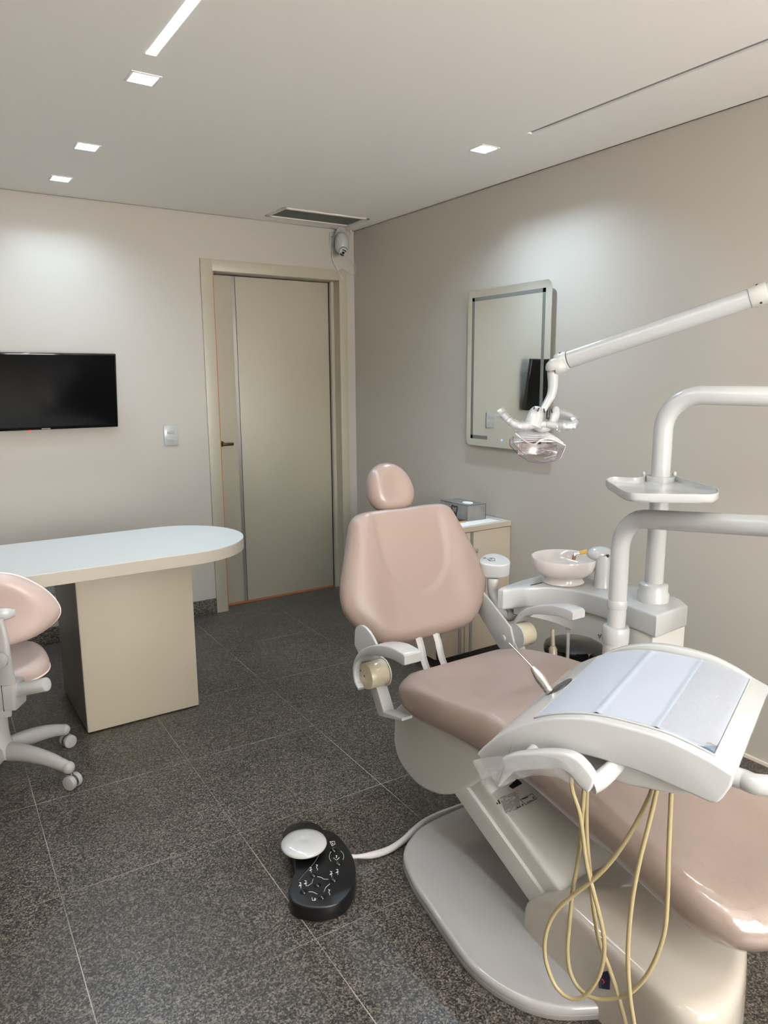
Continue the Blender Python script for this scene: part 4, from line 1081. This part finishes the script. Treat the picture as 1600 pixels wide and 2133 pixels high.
# hoses
H1 = [(-.295, .652), (-.275, .594), (-.258, .498), (-.241, .439), (-.22, .37), (-.213, .317), (-.22, .257), (-.245, .197), (-.275, .172), (-.308, .181), (-.331, .223), (-.338, .267), (-.332, .317), (-.312, .367), (-.28, .414), (-.246, .459), (-.214, .51), (-.188, .563), (-.168, .613), (-.152, .659), (-.141, .700)]
H2 = [(-.273, .642), (-.275, .561), (-.279, .482), (-.287, .411), (-.291, .328), (-.292, .264), (-.282, .216), (-.259, .19), (-.228, .188), (-.193, .207), (-.16, .239), (-.134, .287), (-.115, .346), (-.104, .411), (-.104, .485), (-.107, .562), (-.109, .638), (-.11, .700)]
H3 = [(-.271, .637), (-.267, .546), (-.255, .456), (-.243, .377), (-.228, .316), (-.205, .269), (-.182, .212), (-.167, .168), (-.157, .140), (-.148, .125), (-.141, .128), (-.139, .140), (-.143, .165), (-.150, .20), (-.158, .249), (-.166, .337), (-.164, .447), (-.154, .547), (-.142, .624), (-.130, .708)]
eo = [(.050, .050), (.062, .062), (.074, .038)]
for hs_, (ea, eb) in zip((H1, H2, H3), eo):
    n = len(hs_); pts = [T(s, lerp(ea, eb, i/(n-1)), z) for i, (s, z) in enumerate(hs_)]
    pts = [T(hs_[0][0], ea+.005, .715)]+pts+[T(hs_[-1][0], eb+.005, .745)]
    MB().tube(pts, .0044, 12, 5).build('hose', M_hose, du, ang=180)
# pipe joining the console to the arm
pj = [T(-.03, .10, .742), T(.0, .10, .738), T(.05, .10, .742), Vector((-1.22, -3.79, .752)), Vector((-.98, -3.80, .765)), Vector((-.82, -3.70, .80)), Vector((aend.x, aend.y, .90)), Vector((aend.x, aend.y, 1.0)), aend]
MB().tube(pj, .0185, 22, 8).build('console_pipe', M_white, du, ang=60)
MB().cyl(aend+Vector((0, 0, -.05)), aend+Vector((0, 0, .035)), .034, 28, bev=.004).build('arm_joint', M_white, du)

# liner sheets in the well
ln = MB()
def linerfn(u, v):
    s = lerp(s0+.002, s1-.002, u); e = lerp(w0+.002, w1-.002, v)
    dz = .0022
    cut = 0
    if u > .93 and v < .10: dz += .010*(u-.93)/.07*(.10-v)/.10
    for f in (.37, .705):
        dz += .003*math.exp(-((u-f)/.012)**2)
    dz += .0008*noise.noise(Vector((u*6, v*5, 0)))
    return T(s, e, ztop(s)+.0012+dz)
nu, nv = 60, 16
ln.grid(linerfn, nu, nv)
keep = []
for f in ln.f:
    i, j = divmod(f[0], nv+1); u_, v_ = (i+.5)/nu, (j+.5)/nv
    if (u_-.985)**2/.0022+(v_-0.0)**2/.005 < 1: continue
    keep.append(f)
ln.f = keep
lo = ln.build('tray_liner', M_paper, origin=T(-.2, .2, .82), fixn=False, ang=180)
tag(lo, 'folded white liner sheet lying in the well of the instrument console', 'liner sheet')
fm = MB(); fm.grid(lambda u, v: T(lerp(s0+.235, s1-.002, u), lerp(w0+.004, w1-.004, v), ztop(lerp(s0+.235, s1-.002, u))+.0058+.002*abs(noise.noise(Vector((u*7, v*6, 4))))), 30, 24)
fo_ = fm.build('clear_sleeve', M_film, origin=T(-.1, .2, .82), fixn=False, ang=180)
tag(fo_, 'flat clear plastic sheet over the right third of the console liner', 'plastic sheet')
# plastic sleeve hanging from the front handle
sl_ = MB()
spx = [(985, 1583), (1010, 1578), (1045, 1574), (1100, 1572), (1160, 1580), (1197, 1600)]
spb = [(1020, 1658), (1035, 1645), (1065, 1630), (1095, 1618), (1150, 1616), (1193, 1636)]
nT = T(0, he-.010, .75)
tu_ = smooth_open([Vector((a, b, 0)) for a, b in spx], 6); tb2 = smooth_open([Vector((a, b, 0)) for a, b in spb], 6)
def slf(i, j, n, off):
    a = lerp(tu_[i], tb2[i], j/10); p = Pp(a.x, a.y, nT-TE*off, TE)
    k = noise.noise(Vector((a.x*.05, a.y*.05, off*40)))
    return p-TE*(.006*k+.004*abs(noise.noise(Vector((a.x*.12, a.y*.12, 2)))))
n = len(tu_)
vs = [slf(i, j, n, 0) for i in range(n) for j in range(11)]; fs = [(i*11+j, (i+1)*11+j, (i+1)*11+j+1, i*11+j+1) for i in range(n-1) for j in range(10)]
sl_.raw(vs, fs)
vs = [slf(i, j, n, -.052) for i in range(n) for j in range(11)]
sl_.raw(vs, fs)
so = sl_.build('plastic_sleeve', M_film, origin=T(-.35, he, .70), fixn=False, ang=40)
tag(so, 'crumpled clear plastic sleeve slipped over the front handle of the console', 'plastic sleeve')

# handpiece standing in the console shoulder
hb0 = T(-.408, .21, .768)
Nn = Vector((0, 0, 1)); 
# local surface normal on the shoulder
ds = .01; zz = (ztop(-.392+ds)-ztop(-.392-ds))/(2*ds); nrm = (Vector((0, 0, 1))-TW*zz).normalized()
oc = T(-.392, .235, ztop(-.392)+.001); tang = (TW+Vector((0, 0, zz))).normalized()
Mo = Matrix((tang.to_3d(), TE.to_3d(), nrm.to_3d())).transposed().to_4x4(); Mo.translation = oc
MB().lathe([(.0, .0015), (.021, .0015), (.0225, 0), (.0225, -.004)], Mo @ Matrix.Scale(1.9, 4, (0, 1, 0)), 36).build('holder_socket', M_darksteel, con)
hpz = thing('dental_handpiece', hb0, 'slim steel handpiece with a long thin tip standing on the edge of the console', 'dental handpiece')
h0, h1, h2, h3 = T(-.408, .205, .766), T(-.430, .205, .792), T(-.452, .21, .811), T(-.512, .215, .853)
bd = (h2-h0)
MB().tube([h0, h0+bd*.12, h0+bd*.3, h0+bd*.5, h0+bd*.75, h0+bd*.97, h2], [.0088, .0098, .0112, .0116, .0094, .0058, .0036], 22, 5).build('handle_body', M_chrome, hpz, ang=60)
MB().tube([h2-bd*.05, lerp(h2, h3, .5), h3], .0017, 10).build('needle_tip', M_chrome, hpz)
MB().cyl(h0-bd*.06, h0+bd*.12, .0105, 20, bev=.001).build('ring', M_chrome, hpz)

# ------------------------------------------------------------------ foot control
ft = thing('foot_control', (-1.70, -2.56, 0), 'black foot control with a white dome pedal on the granite floor', 'foot control')
fo2 = [(-1.69, -2.405), (-1.64, -2.405), (-1.602, -2.44), (-1.592, -2.49), (-1.6, -2.56), (-1.622, -2.63), (-1.67, -2.70), (-1.735, -2.738), (-1.80, -2.722), (-1.842, -2.672), (-1.832, -2.615), (-1.792, -2.568), (-1.768, -2.525), (-1.752, -2.485), (-1.748, -2.45), (-1.732, -2.42)]
fs2 = smooth_closed([Vector(p) for p in fo2], 5)
MB().prism([(p.x, p.y) for p in fs2], 0, .046, bev=.005, seg=3).build('control_body', M_blackpl, ft, ang=50)
pdc = Vector((-1.694, -2.437))
MB().lathe([(.055, .044), (.062, .05), (.062, .066), (.05, .068)], Matrix.Translation((pdc.x, pdc.y, 0)), 40).build('pedal_cup', M_blackpl, ft)
dc = Zp(633, 1752, .078)
MB().lathe([(.068, .066), (.0695, .070), (.066, .075), (.05, .081), (.03, .0845), (.012, .0855), (.009, .0845), (0, .085)], Matrix.Translation((dc.x, dc.y, 0)), 48).build('pedal_dome', M_white, ft, ang=60)
def fp_(a, b): return Zp(540+a/3.636, 1650+b/3.636, .0466)
def fst(name, *lines, r=.0007):
    m = MB()
    for pts in lines: m.tube([fp_(*p) for p in pts], r, 5)
    m.build(name, M_whitemark, ft)
for (cx_, cy_, bar) in ((437, 570, 0), (390, 590, 1), (545, 620, 1), (592, 605, 1), (312, 705, 1), (352, 690, 1), (530, 758, 0)):
    ls = [[(cx_-8, cy_-20), (cx_+6, cy_-17), (cx_-1, cy_-6), (cx_-3, cy_+4), (cx_+6, cy_+12), (cx_+3, cy_+22)]]
    if bar: ls.append([(cx_-12, cy_+5), (cx_+10, cy_-3)])
    fst('position_symbol', *ls)
fst('memory_symbol', [(400, 798), (402, 818), (412, 820)], [(418, 822), (420, 804), (428, 806), (428, 816), (419, 818)])
for ln_ in ([(440, 640), (470, 645), (485, 658), (525, 660)], [(410, 655), (398, 690), (365, 712)], [(375, 755), (405, 755), (440, 772)], [(535, 695), (505, 720), (490, 755)]): fst('link_line', ln_, r=.0005)
fst('arc_mark', [(563+54*math.cos(t)+22, 487+54*math.sin(t)) for t in [2.4+k*.17 for k in range(10)]], r=.0005)
fst('arc_mark', [(585+56*math.cos(t), 487+50*math.sin(t)) for t in [-1.0+k*.17 for k in range(10)]], r=.0005)
fst('spray_symbol', [(562, 498), (585, 515), (608, 495)], [(580, 480), (590, 482), (586, 490), (580, 494), (590, 496)])
fst('maker_mark', [(535, 375), (570, 372), (575, 392), (552, 408), (535, 375)], [(545, 382), (560, 388), (552, 398)])
m = MB(); m.tube([fp_(*p) for p in ((495, 370), (470, 440), (420, 530), (350, 610), (300, 670))], .0005, 5, 4); m.build('seam_line', M_greymark, ft)
for (a, b) in ((565, 440), (600, 540), (410, 628), (565, 665), (335, 755), (475, 795), (440, 702)):
    c_ = Zp(540+a/3.636, 1650+b/3.636, .046); MB().ball(c_, .0105, .0105, .0065, seg=20, rings=10).build('button', M_blackgl, ft)
pts = [Zp(u, v, z) for u, v, z in ((726, 1784, .025), (745, 1784, .02), (775, 1781, .012), (810, 1770, .012), (840, 1751, .012), (862, 1730, .012), (885, 1712, .012), (915, 1697, .012), (945, 1686, .012), (985, 1672, .012))]
MB().tube(pts, [.008, .006]+[.0105]*8, 14, 5).build('cable', M_cable, ft, ang=180)

# ------------------------------------------------------------------ pedal bin
bn_ = thing('pedal_bin', (-.42, -2.36, 0), 'steel waste bin with a black lid under the cuspidor unit', 'waste bin')
bcx, bcy = -.447, -2.385
MB().lathe([(.11, .012), (.112, .015), (.112, .375)], Matrix.Translation((bcx, bcy, 0)), 44).build('bin_body', M_chrome, bn_)
MB().lathe([(.114, 0), (.114, .014), (.11, .016)], Matrix.Translation((bcx, bcy, 0)), 44).build('base_ring', M_blackpl, bn_)
MB().lathe([(.115, .372), (.117, .376), (.117, .392), (.112, .402), (.08, .414), (0, .42)], Matrix.Translation((bcx, bcy, 0)), 44).build('lid', M_blackgl, bn_)
MB().box((bcx-.03, bcy-.135, .36), (bcx+.03, bcy-.105, .40), .008).build('hinge', M_blackpl, bn_)

# ------------------------------------------------------------------ operator stool
stx, sty = -2.42, -1.44
stl = thing('operator_stool', (stx, sty, 0), 'pink operator stool on five castors at the left edge by the desk', 'stool')
MB().lathe([(.0, .118), (.05, .10), (.052, .125), (.04, .16), (.036, .20), (.034, .30), (.030, .30), (.030, .32)], Matrix.Translation((stx, sty, 0)), 32).build('column', M_stoolgrey, stl)
MB().lathe([(.026, .31), (.026, .40)], Matrix.Translation((stx, sty, 0)), 24).build('gas_lift', M_stoolgrey, stl)
aa = math.atan2(-1.634-sty, -2.22-stx); ab = math.atan2(-1.31-sty, -2.182-stx); stp = 2*PI/5
for k in range(5):
    a = aa+(ab-aa)*k if k < 2 else aa+(ab-aa)+(k-1)*(2*PI-(ab-aa))/4
    dv = Vector((math.cos(a), math.sin(a), 0)); L_ = .272; o = Vector((stx, sty, 0))
    p = [o+dv*.03+Vector((0, 0, .118)), o+dv*.10+Vector((0, 0, .118)), o+dv*.19+Vector((0, 0, .104)), o+dv*L_+Vector((0, 0, .078))]
    leg = MB().tube(p, [.036, .033, .028, .022], 14, 6, flat=.8).ball(p[-1], .0225).build('base_leg', M_stoolgrey, stl, ang=60)
    wdir = Vector((-dv.y, dv.x, 0)); 
    if k == 0: wdir = Vector((.80, .6, 0))
    if k == 1: wdir = Vector((.35, -.93, 0))
    wdir.normalize(); wc = o+dv*(L_+.012)+Vector((0, 0, .026))
    wh = MB().cyl(wc-wdir*.024, wc-wdir*.004, .026, 28, bev=.004).cyl(wc+wdir*.004, wc+wdir*.024, .026, 28, bev=.004).build('castor', M_stoolgrey, leg)
    MB().cyl(wc-wdir*.005, wc+wdir*.005, .0245, 24).cyl(wc+Vector((0, 0, .02)), p[-1], .006, 12).build('castor_fork', M_darksteel, leg)
# seat
sc_ = Vector((stx-.005, sty+.02, 0))
sol = [( .195*abs(math.cos(t))**.75*(1 if math.cos(t) > 0 else -1), .19*abs(math.sin(t))**.75*(1 if math.sin(t) > 0 else -1)) for t in [2*PI*k/48 for k in range(48)]]
MB().pillow(sol, .075, .04, lambda x, y, h: sc_+Vector((x, y, .432+h)), lambda x, y: .01*sstep(.05, .18, abs(x))-.004, nedge=8, nin=12).build('seat', M_stoolv, stl, ang=180)
MB().tube([sc_+Vector((x*1.0, y*1.0, .418)) for x, y in sol], .0028, 8, closed=True).build('piping', M_piping, stl)
MB().box((stx-.09, sty-.10, .36), (stx+.06, sty+.12, .392), .006).build('seat_mount', M_stoolgrey, stl)
# backrest, faced away from the viewer
bcen = Dp(-12, 1275, 2.36); bfw = Vector((.23, .97, 0)).normalized(); bla = Vector((.97, -.23, 0)).normalized()
def sbf(x, v, h):
    return bcen+bla*x+Vector((0, 0, 1))*v+bfw*(h+1.1*x*x)
sbo = smooth_closed([Vector(p) for p in ((0, .127), (.05, .122), (.105, .094), (.16, .042), (.19, -.015), (.182, -.055), (.13, -.092), (.07, -.112), (0, -.118), (-.07, -.112), (-.13, -.09), (-.178, -.055), (-.188, -.015), (-.175, .025), (-.13, .078), (-.07, .112))], 4)
MB().pillow([(p.x, p.y) for p in sbo], .07, .04, sbf, None, lambda x, v: .010*(1-sstep(.03, .13, math.hypot(x-.0, v*1.3))), nedge=8, nin=12).build('backrest', M_stoolv, stl, ang=180)
MB().tube([sbf(p.x*1.0, p.y*1.0, .004) for p in sbo], .0026, 8, closed=True).build('piping', M_piping, stl)
MB().tube([sbf(-.07, .0, -.034), sbf(-.03, .0, -.036), sbf(.035, .0, -.034), sbf(.062, -.002, -.026)], [.022, .023, .021, .012], 14, 5, flat=.55, up=(0, 0, 1)).build('backrest_plate', M_white, stl, ang=60)
k0 = Dp(-8, 1290, 2.31); k1 = Dp(0, 1330, 2.32); k2 = Dp(2, 1375, 2.33); k3 = Dp(6, 1420, 2.36); k4 = Dp(8, 1455, 2.40)
m = MB(); m.tube([k0, k1, k2, k3], [.022, .028, .034, .042], 14, 5, flat=.5, up=(.84, -.55, 0)); m.build('backrest_post', M_stoolgrey, stl, ang=50)
MB().box((stx-.07, bcen.y+.0, .345), (stx+.03, sty+.0, .385), .008).build('support_arm', M_stoolgrey, stl)
m = MB(); q = Dp(17, 1447, 2.38); Mx = Matrix.Translation(q) @ Matrix(((.84, .54, 0, 0), (-.55, .84, 0, 0), (0, 0, 1, 0), (0, 0, 0, 1)))
m.box((-.055, -.03, -.045), (.036, .05, .045), .008, M=Mx); hs4 = m.build('tilt_housing', M_stoolgrey, stl)
MB().box((-.004, -.0305, -.044), (-.002, .0, .044), M=Mx).build('housing_seam', M_mark, hs4)
k = Dp(5, 1375, 2.285); MB().cyl(k, k-RF*.018, .023, 28, bev=.004).cyl(k-RF*.018, k-RF*.0195, .009, 20).build('tension_knob', M_stoolgrey, stl)
l0 = Dp(40, 1437, 2.38); l1 = Dp(98, 1425, 2.36)
MB().cyl(l0, l1, .0225, 32, bev=.003).build('tilt_lever', M_silver, stl, label='silver tilt lever')
# ------------------------------------------------------------------ world and exposure
wd = bpy.data.worlds.new('world'); scn.world = wd; wd.use_nodes = True
bg = wd.node_tree.nodes['Background']; bg.inputs[0].default_value = (1.0, .962, .91, 1); bg.inputs[1].default_value = 21.0  # strong background, raised to fill the room through the added window
scn.view_settings.view_transform = 'Standard'; scn.view_settings.look = 'None'; scn.view_settings.gamma = 1; scn.view_settings.use_curve_mapping = False
scn.view_settings.exposure = -0.14
